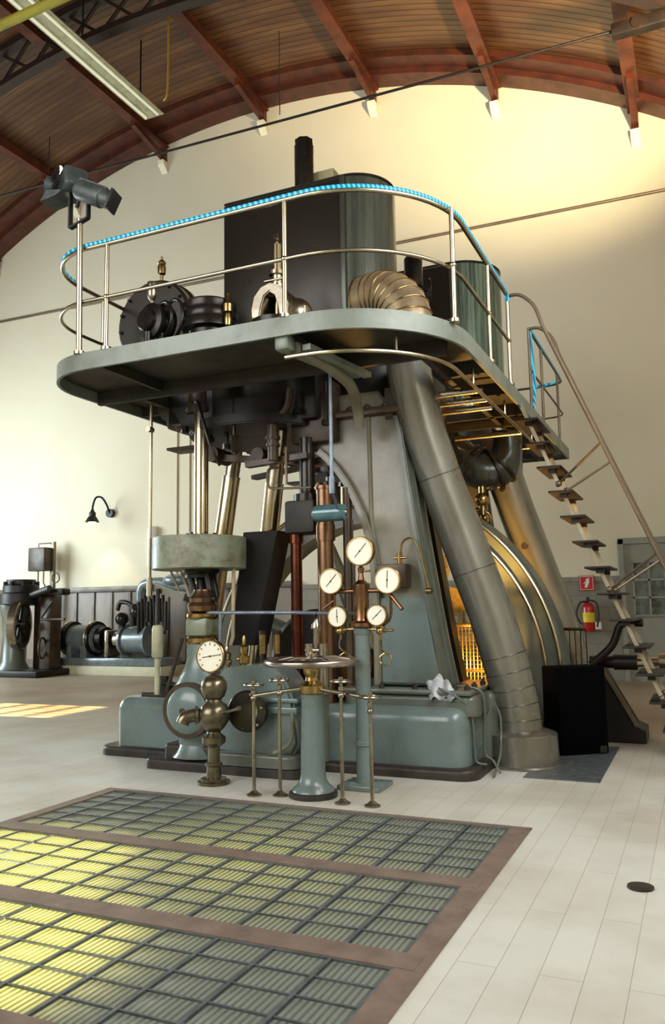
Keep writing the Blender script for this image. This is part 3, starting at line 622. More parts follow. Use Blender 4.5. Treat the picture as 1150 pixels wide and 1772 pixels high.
mb = MB(); mb.lathe([(0, 0), (.06, .0), (.082, .02), (.086, .06), (.086, .3), (.075, .335), (.03, .35), (0, .35)], (-3.49, 7.3, 2.53), (1, 0, 0), 28); obj('drum', mb, 'blue_cyl', t)
mb = MB(); mb.cyl((-3.15, 7.3, 2.53), (-3.12, 7.3, 2.53), .03); mb.cyl((-3.18, 7.3, 2.56), (-3.18, 7.3, 2.78), .012); obj('plug', mb, 'rail', t)
mb = MB()
mb.cyl((-3.04, 6.75, 2.66), (-3.04, 6.75, 4.0), .017); mb.cyl((-3.04, 6.75, 2.64), (-3.04, 6.75, 2.80), .026); mb.cyl((-3.04, 6.75, 3.96), (-3.04, 6.75, 4.0), .035)
mb.tube([(-3.04, 6.75, 2.66), (-3.12, 7.0, 2.6), (-3.2, 7.22, 2.56)], .012, 8)
tag(obj('hanging_rod', mb, 'blue_rod'), 'thin blue-grey rod hanging from under the deck down to the blue drum', 'rod')
# crank pit machinery behind the bed
t = thing('crank_assembly', 'dark crank webs and bearings low between the frame legs', 'crank', (-4.0, 8.5, .6))
mb = MB(); mb.lathe([(0, -.12), (.55, -.12), (.6, -.08), (.6, .08), (.55, .12), (0, .12)], (-4.0, 8.5, .98), (0, 1, 0), 40); mb.box(-4.5, -3.5, 7.9, 8.35, .62, 1.05, .08); obj('crank_web', mb, 'dark_iron', t)
mb = MB(); mb.lathe([(.36, 0), (.34, .05), (.18, .32), (.16, .36), (0, .36)], (-4.18, 7.95, .66), (0, 0, 1), 24); obj('bearing_cap', mb, 'oily_brown', t)
t = thing('sight_oiler', 'pair of glass sight oilers coloured gold above the bed, left of the bronze column', 'oiler', (-4.15, 7.6, 1.05))
for x in (-4.25, -4.08):
    mb = MB(); mb.cyl((x, 7.6, 1.12), (x, 7.6, 1.32), .04); obj('glass_cup', mb, 'brass', t)
    mb = MB(); mb.cyl((x, 7.6, 1.02), (x, 7.6, 1.12), .025); mb.cyl((x, 7.6, 1.32), (x, 7.6, 1.36), .045); obj('fitting', mb, 'dark_iron', t)

# ================================================================== BIG STEAM PIPES
def mitre_pipe(path, r, name, txt, foot):
    t = thing(name, txt, 'pipe', (foot[0], foot[1], 0), 'big leaning lagged pipes')
    mb = MB(); mb.tube(path, r, 40); o = obj('barrel', mb, 'pipe', t)
    mb = MB(); mb.lathe([(r*1.60, 0), (r*1.60, .015), (r*1.54, .03), (r*1.50, .31), (r*1.44, .325), (r*1.0, .36)], (foot[0], foot[1], 0.0), (0, 0, 1), 48); obj('foot_collar', mb, 'pipe', t)
    return t
PR = .232
lo = [Vector((-1.745, 8.36, .30)), Vector((-1.75, 8.36, .45)), Vector((-1.765, 8.36, .60)), Vector((-1.79, 8.35, .76)), Vector((-1.825, 8.34, .92)), Vector((-1.865, 8.33, 1.08))]
hi = [Vector((-1.97, 8.30, 1.5)), Vector((-2.12, 8.27, 1.95)), Vector((-2.27, 8.2, 2.45)), Vector((-2.42, 8.1, 2.95)), Vector((-2.53, 7.98, 3.4)), Vector((-2.62, 7.85, 3.95)), Vector((-2.62, 7.8, 4.12))]
p1 = mitre_pipe(lo+hi, PR, 'steam_pipe', 'big grey lagged pipe leaning from its floor collar near the black box', (-1.72, 8.38))
def seams(parent, pts, r):
    for i in pts:
        P_ = (lo+hi); a = P_[max(i-1, 0)]; b = P_[i+1]
        mb = MB(); mb.torus(P_[i], r*1.0, .006, (b-a), 40, 8); obj('seam_band', mb, 'casing_green', parent)
seams(p1, [1, 2, 3, 4, 5, 7, 9], PR)
sh = Vector((.10, 3.4, 0))
p2 = mitre_pipe([p+sh for p in lo+hi[:5]]+[Vector((-2.42, 11.4, 3.9))], .255, 'steam_pipe', 'second big leaning pipe, lit golden, standing behind the near pipe', (-1.62, 11.78))
mb = MB(); mb.cyl((-2.2, 11.42, 2.4), (-2.18, 11.34, 2.4), .05, seg=16); obj('inspection_plug', mb, 'bronze', p2)
# segmented elbow on the deck
t = thing('pipe_elbow', 'segmented tan sheet-metal elbow where the big pipe passes up through the deck', 'pipe elbow', (-2.4, 7.2, 4.0))
ec = Vector((-2.72, 6.95, 4.16)); path = []; segs = []
h = Vector((-.93, .36, 0)).normalized()   # direction from the bend towards the casing
C0 = Vector((-2.33, 6.95, 4.12)); RB = .40
for i in range(0, 9):
    a = R(i*90/8); path.append(C0+h*(RB-RB*math.cos(a))+Vector((0, 0, RB*math.sin(a)+.06)))
path = [C0-Vector((0, 0, .1)), C0+Vector((0, 0, .0))]+path+[path[-1]+h*.12]
mb = MB(); mb.tube(path, .235, 36); obj('elbow_body', mb, simple('tan_lagging_sheet', (176, 158, 128), .35, .5, (130, 112, 84), 3), t)
for i in range(2, len(path)-1):
    mb = MB(); mb.torus(path[i], .236, .008, (path[i+1]-path[i-1]), 40, 8); obj('seam_band', mb, 'brass', t)
mb = MB(); mb.torus(path[-1], .235, .014, h, 40, 8); obj('rim', mb, 'brass', t)

# ubend between the engines
t = thing('exhaust_bend', 'dark U-shaped pipe bend with bolted flanges hanging below the deck behind the big pipe', 'pipe bend', (-2.6, 10.4, 3.2))
ub = smooth([(-3.05, 10.3, 4.4), (-2.98, 10.3, 4.0), (-2.88, 10.3, 3.74), (-2.72, 10.33, 3.5), (-2.52, 10.38, 3.34), (-2.32, 10.45, 3.36), (-2.21, 10.5, 3.55), (-2.18, 10.5, 3.85)], 5)
mb = MB(); mb.tube(ub, .19, 32, radii=[.19+.06*math.sin(math.pi*min(1, max(0, (i-10)/22)))for i in range(len(ub))]); obj('bend', mb, 'casing_green', t)
for i, rr_ in ((15, .27), (17, .30), (24, .30), (26, .27)):
    d_ = ub[i+1]-ub[i-1]; d_.normalize(); mb = MB(); mb.cyl(ub[i]-d_*.022, ub[i]+d_*.022, rr_, seg=36, bev=.01); obj('flange', mb, 'oily_brown', t)
mb = MB()
mb.cyl((-2.5, 10.3, 2.75), (-2.5, 10.3, 3.12), .05); mb.sphere((-2.5, 10.3, 2.95), .1); mb.cyl((-2.72, 10.3, 2.8), (-2.44, 10.3, 2.84), .035); mb.torus((-2.5, 10.3, 2.7), .1, .018, (0, 1, .3)); mb.cyl((-2.54, 10.3, 2.4), (-2.54, 10.3, 2.8), .02); mb.cyl((-2.62, 10.3, 2.5), (-2.62, 10.3, 2.8), .015); mb.sphere((-2.5, 10.38, 2.72), .06)
obj('drain_valve', mb, 'brass', t)

# ================================================================== DECK
DZ = 4.0
def deck_outline(off=0.0):
    xl, xr, yf, yb = -5.94+off, -1.76-off, 5.83+off, 13.1-off
    return arc2(xl+.75-off, yf+.75-off, .75-off, 180, 270, 12)+arc2(xr-1.15+off, yf+1.15-off, 1.15-off, 270, 360, 16)+[(xr, yb), (xl, yb)]
t = thing('deck_platform', 'grey steel deck platform with rounded front corners carried around the engine tops', 'platform', (-3.9, 5.83, 3.86))
O = deck_outline(0); I = deck_outline(.03)
b_ = bmesh.new(); n = len(O)
vo0 = [b_.verts.new((x, y, 3.87)) for x, y in O]; vo1 = [b_.verts.new((x, y, 4.035)) for x, y in O]; vi0 = [b_.verts.new((x, y, 3.87)) for x, y in I]; vi1 = [b_.verts.new((x, y, 4.035)) for x, y in I]
for i in range(n):
    j = (i+1) % n
    for a, c in ((vo0, vo1), (vo1, vi1), (vi1, vi0), (vi0, vo0)): b_.faces.new((a[i], a[j], c[j], c[i]))
bmesh.ops.recalc_face_normals(b_, faces=b_.faces); mb = MB(); mb._add(b_); obj('fascia', mb, 'deck', t)
# deck plate with a well for each engine
def holed(outline, holes, z0, z1):
    b = bmesh.new()
    for loop in [outline]+holes:
        vs = [b.verts.new((x, y, z1)) for x, y in loop]
        for i in range(len(vs)): b.edges.new((vs[i], vs[(i+1) % len(vs)]))
    bmesh.ops.triangle_fill(b, edges=list(b.edges), use_beauty=True, use_dissolve=False)
    g = bmesh.ops.extrude_face_region(b, geom=list(b.faces)); vs = [e for e in g['geom'] if isinstance(e, bmesh.types.BMVert)]
    bmesh.ops.translate(b, vec=(0, 0, z0-z1), verts=vs); bmesh.ops.recalc_face_normals(b, faces=b.faces); return b
h1 = [(-5.3, 6.95), (-2.2, 6.95), (-2.2, 9.5), (-5.3, 9.5)]; h2 = [(-5.3, 10.2), (-2.2, 10.2), (-2.2, 12.5), (-5.3, 12.5)]
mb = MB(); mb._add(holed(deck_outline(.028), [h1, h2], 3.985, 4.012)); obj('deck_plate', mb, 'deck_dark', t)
mb = MB()
for y in (6.9,): mb.box(-5.9, -1.95, y-.03, y+.03, 3.84, 3.98)
for y in (9.55, 10.12, 12.6): mb.box(-5.9, -1.80, y-.03, y+.03, 3.84, 3.98)
for x in (-5.33, -2.17): mb.box(x-.03, x+.03, 6.9, 12.9, 3.84, 3.98)
for x in (-5.05, -3.1): mb.slab((x, 5.9, 3.93), (x, 6.9, 3.93), .05, .09)
for y in (7.7, 8.6): mb.box(-5.9, -5.33, y-.03, y+.03, 3.88, 3.98); mb.box(-2.17, -1.8, y-.03, y+.03, 3.86, 3.98)
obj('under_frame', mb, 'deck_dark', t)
mb = MB(); mb.tube([(-3.1, 5.96, 3.72)]+[(x, y, 3.72) for x, y in deck_outline(.13)[13:-2] if x > -3.1]+[(-1.89, 12.3, 3.72)], .02, 10)
for x, y in ((-2.2, 6.25), (-1.89, 7.6), (-1.89, 9.0), (-1.89, 10.6)): mb.cyl((x, y, 3.72), (x, y, 3.9), .012, seg=8)
obj('edge_pipe', mb, 'rail', t, label='thin pipe following the deck edge underneath')
for y, z in ((8.0, 3.78), (8.2, 3.73), (8.4, 3.69), (10.0, 3.72), (10.9, 3.70)):
    mb = MB(); mb.cyl((-2.75, y, z), (-1.9, y, z), .035, seg=12); obj('cross_pipe', mb, 'nickel', t, label='shiny cross pipe under the right side of the deck')
# bracket and conduit bundle under the front edge
mb = MB(); mb.box(-3.16, -3.02, 5.86, 6.0, 3.76, 3.9, .03); mb.slab((-3.08, 6.0, 3.82), (-2.95, 7.1, 3.84), .16, .07); mb.slab((-2.92, 6.0, 3.80), (-2.80, 7.1, 3.82), .08, .05); obj('bracket', mb, 'deck', t)
mb = MB(); mb.tube(smooth([(-3.03, 6.0, 3.80), (-3.0, 6.4, 3.80), (-2.98, 6.8, 3.78), (-2.97, 7.1, 3.72), (-3.03, 7.38, 3.58), (-3.06, 7.5, 3.42)], 6), .055, 14); tag(obj('conduit_pipe', mb, 'paint_light'), 'olive conduit pipe curving down from the deck edge onto the frame head', 'pipe')

# ------------------------------------------------------------------ railing of the deck
rail = thing('deck_railing', 'bright steel two-bar railing around the rounded front of the deck', 'railing', (-3.9, 5.85, 4.03))
RO = deck_outline(.03)
loop = [(-5.91, 9.2)]+RO[:-2]+[(-1.79, 8.92)]
mb = MB(); mb.tube([(x, y, 5.08) for x, y in loop], .022, 12); obj('top_rail', mb, 'rail', rail)
mb = MB(); mb.tube([(x, y, 4.55) for x, y in loop], .018, 12); obj('mid_rail', mb, 'rail', rail)
for x, y in ((-5.91, 8.0), (-5.91, 6.95), (-4.95, 5.86), (-3.05, 5.86), (-1.79, 6.62), (-1.79, 7.95), (-1.79, 8.9)):
    mb = MB(); mb.cyl((x, y, 4.03), (x, y, 5.08), .021, seg=14); mb.cyl((x, y, 4.03), (x, y, 4.06), .045, seg=14); mb.sphere((x, y, 4.55), .03, seg=12); obj('post', mb, 'rail', rail)
rail2 = thing('deck_railing', 'dull brown railing of the deck beyond the ladder gap', 'railing', (-1.79, 11.3, 4.03))
mb = MB(); mb.tube(smooth([(-1.79, 10.12, 5.08), (-1.79, 11, 5.08), (-1.79, 12.5, 5.08), (-1.85, 12.95, 5.08), (-2.3, 13.05, 5.08), (-3.6, 13.05, 5.08)], 4), .018, 10); obj('top_rail', mb, 'rail_brown', rail2)
mb = MB(); mb.tube(smooth([(-1.79, 10.12, 4.55), (-1.79, 11, 4.55), (-1.79, 12.5, 4.55), (-1.85, 12.95, 4.55), (-2.3, 13.05, 4.55), (-3.6, 13.05, 4.55)], 4), .014, 10); obj('mid_rail', mb, 'rail_brown', rail2)
for y in (10.15, 11.02, 12.4): mb = MB(); mb.cyl((-1.79, y, 4.03), (-1.79, y, 5.08), .018, seg=12); obj('post', mb, 'rail_brown', rail2)
# rope light
i0 = 6
rl = RO[:-2]
mb = MB(); mb.tube([(x, y, 5.105) for x, y in rl]+[(-1.79, 8.85, 5.105), (-1.79, 8.9, 5.02)], .025, 12)
tag(obj('rope_light', mb, 'rope'), 'cyan striped rope light lying along the curved top rail', 'rope light')
mb = MB(); mb.tube(smooth([(-1.79, 10.22, 3.98), (-1.77, 10.3, 4.3), (-1.77, 10.25, 4.7), (-1.78, 10.2, 5.05), (-1.79, 10.35, 5.11), (-1.79, 11, 5.11), (-1.79, 12.3, 5.11), (-1.80, 12.72, 5.09), (-1.95, 12.95, 5.09), (-2.3, 13.05, 5.09)], 6), .02, 10)
tag(obj('rope_light', mb, 'rope'), 'cyan rope light hanging loosely on the far railing beside the ladder', 'rope light')

# ------------------------------------------------------------------ ladder stairs
t = thing('ladder_stairs', 'steep open steel stairs with small treads from the deck to the floor, right', 'stairs', (-.4, 9.55, 0))
def lx(z): return -.19-(z)*.405
for y in (9.27, 9.42, 9.83): pass
for y in (9.30, 9.92):
    mb = MB(); mb.slab((lx(3.95), y, 3.95), (lx(0), y, 0), .022, .04, (1, 0, .4)); obj('stringer', mb, 'stringer', t)
for i in range(13):
    z = .27+.285*i
    mb = MB(); x = lx(z); mb.box(x-.14, x+.13, 9.15, 10.02, z-.012, z+.012, .004); mb.box(x-.03, x+.05, 9.24, 9.36, z-.06, z-.01); mb.box(x-.03, x+.05, 9.86, 9.97, z-.06, z-.01); obj('tread', mb, 'dark_iron', t)
for y, st in ((8.92, -1.79), (10.15, -1.79)):
    off = .62
    mb = MB(); pts = smooth([(st, y, 5.08), (st+.14, y, 5.07), (-1.50, y, 4.92), (-1.42, y, 4.68)], 5)+[(-1.42+(4.68-z)*.405+0, y, z) for z in (3.5, 2.3, 1.2, .4)]
    mb.tube(pts, .02, 10); obj('handrail', mb, 'rail_brown', t)
    for z in (3.3, 2.1, .95):
        mb = MB(); xe = -1.42+(4.68-z)*.405; yy = 9.30 if y < 9.5 else 9.92
        mb.tube([(xe, y, z), (lx(z-.36), yy, z-.36)], .014, 8); mb.sphere((lx(z-.36), yy, z-.36), .04, seg=10); obj('rail_strut', mb, 'rail_brown', t)

# ================================================================== PARTS STANDING ON THE DECK
t = thing('valve_chest_cover', 'large dark round cover on the left end of the deck, brass oil cup on top', 'cylinder cover', (-5.5, 7.5, 4.03))
mb = MB(); mb.lathe([(0, 0), (.47, 0), (.50, .03), (.50, .16), (.52, .18), (.52, .24), (.47, .26), (.47, .75), (0, .75)], (-5.5, 7.3, 4.86), (0, 1, 0), 48); obj('cover', mb, 'casing', t)
mb = MB()
for i in range(14): a = R(360*i/14+8); mb.cyl((-5.5+.44*math.cos(a), 7.27, 4.86+.44*math.sin(a)), (-5.5+.44*math.cos(a), 7.31, 4.86+.44*math.sin(a)), .02, seg=6)
obj('cover_bolt', mb, 'black_steel', t)
mb = MB(); mb.lathe([(.02, 0), (.02, .1), (.045, .12), (.05, .2), (.04, .23), (.05, .25), (.03, .28), (.012, .29), (.012, .33), (0, .33)], (-5.45, 7.4, 5.34), (0, 0, 1), 16); obj('oil_cup', mb, 'brass', t)
mb = MB(); mb.box(-5.9, -5.1, 7.45, 8.0, 4.03, 4.5, .03); obj('foot', mb, 'casing', t)
t = thing('valve_gear', 'small black valve gear wheel with bright oil cup before the large round cover', 'valve gear', (-5.02, 6.7, 4.03))
mb = MB(); mb.lathe([(0, 0), (.10, 0), (.12, .02), (.12, .06), (.19, .08), (.19, .12), (.15, .14), (.15, .2), (.21, .22), (.21, .27), (0, .27)], (-5.05, 6.55, 4.58), (.25, 1, 0), 28); obj('wheel', mb, 'black_steel', t)
mb = MB(); mb.torus((-4.93, 6.72, 4.6), .19, .018, (.5, 1, 0)); mb.torus((-4.86, 6.8, 4.62), .21, .018, (.5, 1, 0)); mb.cyl((-5.05, 6.6, 4.03), (-5.03, 6.6, 4.45), .035); mb.cyl((-4.95, 6.72, 4.03), (-4.95, 6.72, 4.45), .05); obj('gear_ring', mb, 'black_steel', t)
mb = MB(); mb.lathe([(.02, 0), (.02, .08), (.035, .1), (.05, .14), (.05, .26), (.045, .28), (0, .28)], (-5.02, 6.65, 4.72), (0, 0, 1), 16); obj('oil_cup', mb, 'nickel', t)
t = thing('drum_cover', 'squat black ribbed drum with a lifting ring, right of the large round cover', 'drum cover', (-4.48, 6.98, 4.1))
mb = MB(); mb.lathe([(.22, -.2), (.22, 0), (.29, .02), (.29, .10), (.283, .11), (.29, .12), (.29, .2), (.283, .21), (.29, .22), (.29, .29), (.27, .31), (0, .33)], (-4.52, 6.98, 4.47), (0, 0, 1), 40); mb.cyl((-4.52, 6.98, 4.02), (-4.52, 6.98, 4.4), .2); obj('drum', mb, 'black_steel', t)
mb = MB(); mb.torus((-4.52, 6.98, 4.83), .045, .011, (0, 1, 0)); obj('lifting_ring', mb, 'black_steel', t)
t = thing('indicator_cock', 'slim brass cock standing right of the squat black drum', 'cock', (-4.2, 6.85, 4.03))
mb = MB(); mb.lathe([(.03, 0), (.03, .1), (.018, .12), (.018, .42), (.035, .44), (.04, .5), (.03, .56), (.05, .58), (.05, .66), (.02, .70), (.01, .78), (0, .78)], (-4.22, 6.85, 4.03), (0, 0, 1), 16); mb.cyl((-4.3, 6.85, 4.35), (-4.14, 6.85, 4.35), .014); obj('body', mb, 'brass', t)
mb = MB(); mb.tube([(-4.02, 6.9, 4.03), (-3.98, 6.9, 4.3), (-3.95, 6.92, 4.52)], .03, 10); mb.cyl((-4.0, 6.9, 4.3), (-3.9, 6.9, 4.42), .045); mb.cyl((-3.92, 6.9, 4.03), (-3.9, 6.9, 4.4), .03, seg=10); tag(obj('brass_fitting', mb, 'brass'), 'short brass angled fitting between the slim cock and the bright arched bonnet', 'fitting')
t = thing('valve_bonnet', 'bright arched steel bonnet with a tall spindle in front of the dark casing', 'valve bonnet', (-3.76, 7.05, 4.03))
mb = MB(); mb.lathe([(.30, 0), (.30, .33), (.33, .34), (.33, .40), (.28, .41), (.28, .47), (.25, .48), (0, .48)], (-3.78, 7.1, 4.03), (0, 0, 1), 40); obj('flange', mb, 'black_steel', t)
# arched yoke
pr = [(-.20, 0), (-.21, .12), (-.18, .25), (-.10, .34), (0, .37), (.10, .34), (.18, .25), (.21, .12), (.20, 0), (.12, 0), (.10, .12), (.06, .24), (0, .28), (-.06, .24), (-.10, .12), (-.12, 0)]
mb = MB(); mb.prism([(-3.78+a, 4.5+b) for a, b in pr], 6.92, 7.28, 'XZ', .012); obj('yoke', mb, 'nickel', t)
mb = MB(); mb.lathe([(.075, 0), (.075, .05), (.05, .06), (.055, .14), (.085, .15), (.085, .19), (.05, .2), (.048, .48), (.03, .5), (.02, .52), (.02, .55), (.03, .56), (.02, .6), (0, .6)], (-3.78, 7.1, 4.86), (0, 0, 1), 20); mb.cyl((-3.78, 7.1, 4.5), (-3.78, 7.1, 4.9), .03); mb.cyl((-3.9, 7.05, 4.95), (-3.66, 7.05, 4.95), .014); obj('spindle', mb, 'steel', t)
mb = MB(); mb.sphere((-3.66, 7.3, 4.64), .17); mb.cyl((-3.66, 7.3, 4.1), (-3.66, 7.3, 4.6), .1); obj('bonnet_ball', mb, 'nickel', t)
mb = MB(); mb.cyl((-3.25, 7.2, 4.03), (-3.25, 7.2, 4.26), .34, seg=40, bev=.01); tag(obj('low_round_cover', mb, 'casing_green'), 'low grey-green round cover just above the deck edge in front of the dark casing', 'cover')
mb = MB(); mb.cyl((-3.37, 6.9, 4.03), (-3.37, 6.9, 4.55), .01); tag(obj('thin_pin', mb, 'rail'), 'thin bright upright pin right of the arched bonnet', 'pin')
t = thing('relief_valve', 'black relief valve column between the tall casing and the far casing', 'valve', (-2.85, 9.6, 4.03))
mb = MB(); mb.cyl((-3.12, 9.6, 4.03), (-3.12, 9.6, 5.35), .12); mb.lathe([(.1, 0), (.11, .05), (.08, .1), (.08, .45), (.12, .47), (.12, .85), (.10, .88), (0, .9)], (-3.12, 9.6, 5.2), (0, 0, 1), 20); obj('body', mb, 'black_steel', t)
mb = MB(); mb.torus((-2.92, 9.6, 5.6), .14, .012, (1, .5, 0)); mb.cyl((-3.12, 9.6, 5.6), (-2.92, 9.6, 5.6), .016); obj('handwheel', mb, 'black_steel', t)
t = thing('lubricator', 'small black lubricator with fittings on the deck right of the tan pipe elbow', 'lubricator', (-2.3, 8.6, 4.03))
mb = MB(); mb.box(-2.45, -2.2, 8.4, 8.75, 4.03, 4.55, .03); mb.cyl((-2.32, 8.55, 4.5), (-2.32, 8.55, 4.75), .07); mb.sphere((-2.4, 8.6, 4.72), .08); mb.cyl((-2.26, 8.5, 4.5), (-2.26, 8.5, 4.8), .02); obj('body', mb, 'black_steel', t)
casing(11.2, 6.62, 'far cylinder casing with green reflections striped onto its rounded end, behind the right railing', -3.1, .62, simple('green_reflection_sheet', (128, 150, 136), .25, .5, (70, 84, 76), 7, .42, .6, stretch=(3, 3, .08)))  # stripes put the green reflections into the sheet colour

# the far engine: copies of the near castings
copy_tree(cyl_block, (-4.3, 8.0+3.2, 3.3), 'dark cylinder block of the far engine, under the deck behind the dark pipe bend')
copy_tree(bed, (-4.1, 8.4+3.2, 0), 'cast bed of the far engine, mostly hidden behind the near engine and the black box')
copy_tree(frame, (-2.7, 8.0+3.2, .79), 'cast frame leg of the far engine, seen behind the flywheel')

# ================================================================== AIR PUMP, LEFT FRONT
t = thing('air_pump', 'blue-grey bulbous pump with a round domed cover and a stacked brass and bronze neck', 'pump', (-4.8, 7.1, 0))
mb = MB(); rbox(mb, -5.28, -3.50, 6.92, 7.44, 0, .10, .1, .03); rbox(mb, -5.1, -3.6, 7.0, 7.42, .08, .24, .08, .03); obj('foot_plate', mb, 'rust', t)
mb = MB(); mb.lathe([(.30, 0), (.27, .04), (.23, .12), (.25, .22), (.34, .34), (.36, .44), (.33, .62), (.25, .76), (.18, .88), (.15, .98), (.15, 1.14)], (-4.75, 7.2, .12), (0, 0, 1), 40)
mb.cyl((-4.72, 6.9, .60), (-4.72, 7.2, .60), .22); obj('body', mb, 'paint_blue', t)
mb = MB(); mb.lathe([(0, -.05), (.1, -.04), (.2, -.015), (.235, .02), (.235, .04)], (-4.72, 6.86, .60), (-.04, 1, 0), 40); obj('domed_cover', mb, 'paint_blue', t)
mb = MB(); mb.lathe([(.225, 0), (.275, 0), (.275, .06), (.225, .06)], (-4.72, 6.875, .60), (-.04, 1, 0), 40)
mb.cyl((-4.725, 6.80, .60), (-4.72, 6.87, .60), .03); obj('cover_ring', mb, 'oily_brown', t)
mb = MB(); mb.lathe([(.15, 0), (.165, .02), (.165, .06), (.15, .08)], (-4.75, 7.2, 1.24), (0, 0, 1), 28); mb.lathe([(.15, 0), (.165, .02), (.165, .05), (.12, .06)], (-4.75, 7.2, 1.50), (0, 0, 1), 28); obj('neck_band', mb, 'brass', t)
mb = MB(); mb.box(-4.88, -4.62, 7.07, 7.33, 1.32, 1.51, .03); obj('neck_block', mb, 'paint_dirty', t)
mb = MB(); mb.lathe([(.10, 0), (.15, .03), (.16, .08), (.13, .12), (.14, .16), (.10, .22), (.09, .25)], (-4.75, 7.2, 1.55), (0, 0, 1), 28); obj('gland_ball', mb, 'bronze', t)
mb = MB()
for dx, dy in ((-.1, -.05), (.1, -.05), (-.07, .09), (.08, .09)): mb.cyl((-4.78+dx, 7.3+dy, 1.72), (-4.86+dx, 7.32+dy, 2.04), .035)
mb.cyl((-4.80, 7.28, 1.75), (-4.88, 7.35, 2.04), .05); mb.lathe([(.17, 0), (.17, .03), (.2, .06), (.2, .09)], (-4.87, 7.35, 1.93), (0, 0, 1), 24); mb.cyl((-4.93, 7.2, 1.7), (-4.58, 7.2, 1.7), .03); obj('tie_bolt', mb, 'dark_iron', t)
t = thing('drip_pan', 'wide round rust-stained pan around the pump rod, left of the black splash guard', 'drip pan', (-4.92, 7.4, 2.01))
mb = MB(); mb.lathe([(0, 0), (.495, 0), (.505, .01), (.505, .33), (.50, .345), (.48, .345), (.48, .06), (0, .06)], (-4.92, 7.4, 2.02), (0, 0, 1), 56); obj('pan', mb, 'paint_dirty', t)
mb = MB(); mb.lathe([(.2, 0), (.2, .05), (.16, .06), (.1, .07)], (-4.90, 7.4, 2.33), (0, 0, 1), 24)
for i in range(6): a = R(60*i+20); mb.cyl((-4.9+.15*math.cos(a), 7.4+.15*math.sin(a), 2.37), (-4.9+.15*math.cos(a), 7.4+.15*math.sin(a), 2.42), .02, seg=6)
obj('gland', mb, 'rust', t)
mb = MB(); mb.cyl((-4.9, 7.4, 1.9), (-4.9, 7.4, 3.85), .078, seg=28); tag(obj('pump_rod', mb, 'steel'), 'polished vertical pump rod rising from the pan to the deck', 'rod')
mb = MB(); mb.tube([(-4.46, 7.35, 2.03), (-4.47, 7.35, 1.3), (-4.5, 7.35, 1.22)], .02, 8); obj('drain_pipe', mb, 'conduit', t)
mb = MB(); mb.tube([(-5.3, 7.4, 2.03), (-5.18, 7.4, 1.8)], .012, 8); obj('drain_pipe', mb, 'conduit', t)
mb = MB(); mb.tube([(-5.15, 7.4, 2.03), (-4.97, 7.35, 1.65), (-4.93, 7.3, 1.5)], .022, 8); obj('drain_pipe', mb, 'conduit', t)
t = thing('pump_lever', 'grey flat lever with a long hanging rod, left of the pump', 'lever', (-5.3, 7.1, 1.1))
mb = MB(); mb.slab((-5.42, 7.15, 1.86), (-4.93, 7.15, 1.72), .05, .075); obj('lever_bar', mb, 'pipe', t)
mb = MB(); mb.cyl((-5.35, 7.1, 1.80), (-5.35, 7.1, 3.95), .017); mb.cyl((-5.35, 7.1, 1.74), (-5.35, 7.1, 1.94), .03); mb.cyl((-5.35, 7.04, 3.55), (-5.35, 7.12, 3.55), .03); obj('hanging_rod', mb, 'rail', t)
mb = MB(); mb.cyl((-5.24, 7.1, 1.40), (-5.24, 7.1, 1.82), .02); obj('link', mb, 'dark_iron', t)
mb = MB(); mb.lathe([(.05, 0), (.06, .015), (.06, .30), (.05, .33), (.02, .34)], (-5.24, 7.1, 1.10), (0, 0, 1), 24); mb.cyl((-5.24, 7.1, .72), (-5.24, 7.1, 1.12), .028); obj('dashpot', mb, 'tube_light', t)
mb = MB(); mb.tube([(-5.12, 7.1, .75), (-4.93, 7.1, 1.3)], .022, 8); mb.cyl((-5.5, 7.2, .7), (-5.0, 7.2, .7), .025); obj('lower_link', mb, 'rust', t)
mb = MB(); mb.box(-5.33, -5.03, 7.75, 8.0, 1.25, 1.78, .05); mb.box(-5.3, -5.0, 7.7, 7.9, .62, 1.25, .03); tag(obj('gear_housing', mb, 'paint'), 'green-grey housing behind the flat lever, left of the pump neck', 'housing')

# second blue body with brass cocks right of the pump
t = thing('pump_chamber', 'rounded blue-grey pump chamber with shoulders, right of the dial gauge valve', 'pump chamber', (-3.9, 7.2, .2))
pf = [(-4.45, .2), (-3.60, .2), (-3.58, .62), (-3.60, .75), (-3.72, .96), (-3.9, 1.04), (-4.3, 1.02), (-4.44, .9), (-4.5, .6)]
mb = MB(); mb.prism(blend(pf+[pf[0]], 3)[:-1], 6.98, 7.40, 'XZ', .03); mb.box(-3.98, -3.52, 6.93, 7.3, .60, .66, .012); mb.box(-3.98, -3.52, 6.95, 7.3, .70, .74, .012); obj('chamber', mb, 'paint_blue', t)
mb = MB(); rbox(mb, -4.5, -3.52, 6.88, 7.4, .10, .22, .1, .03); obj('base_moulding', mb, 'paint', t)
mb = MB(); mb.tube(smooth([(-3.57, 6.93, .62), (-3.56, 6.92, .45), (-3.6, 6.9, .32), (-3.75, 6.9, .24)]), .02, 8); obj('rib', mb, 'paint_dirty', t)
for x, s in ((-4.36, .7), (-4.16, 1.0)):
    g = thing('brass_cock', 'small brass cock on the blue pump chamber, %s' % ('the lower one beside the dial gauge' if s < 1 else 'the taller one with a pointed tip'), 'cock', (x, 7.05, 1.0), 'cocks on the pump chamber')
    mb = MB(); mb.lathe([(.03*1, 0), (.03, .05*s), (.05, .06*s), (.05, .13*s), (.03, .14*s), (.045, .17*s), (.045, .22*s), (.02, .24*s), (.02, .3*s), (.008, .33*s), (0, .33*s)], (x, 7.05, 1.0), (0, 0, 1), 16); mb.cyl((x-.07, 7.05, 1.0+.1*s), (x+.05, 7.05, 1.0+.1*s), .02); obj('body', mb, 'nickel' if s < 1 else 'brass', g)
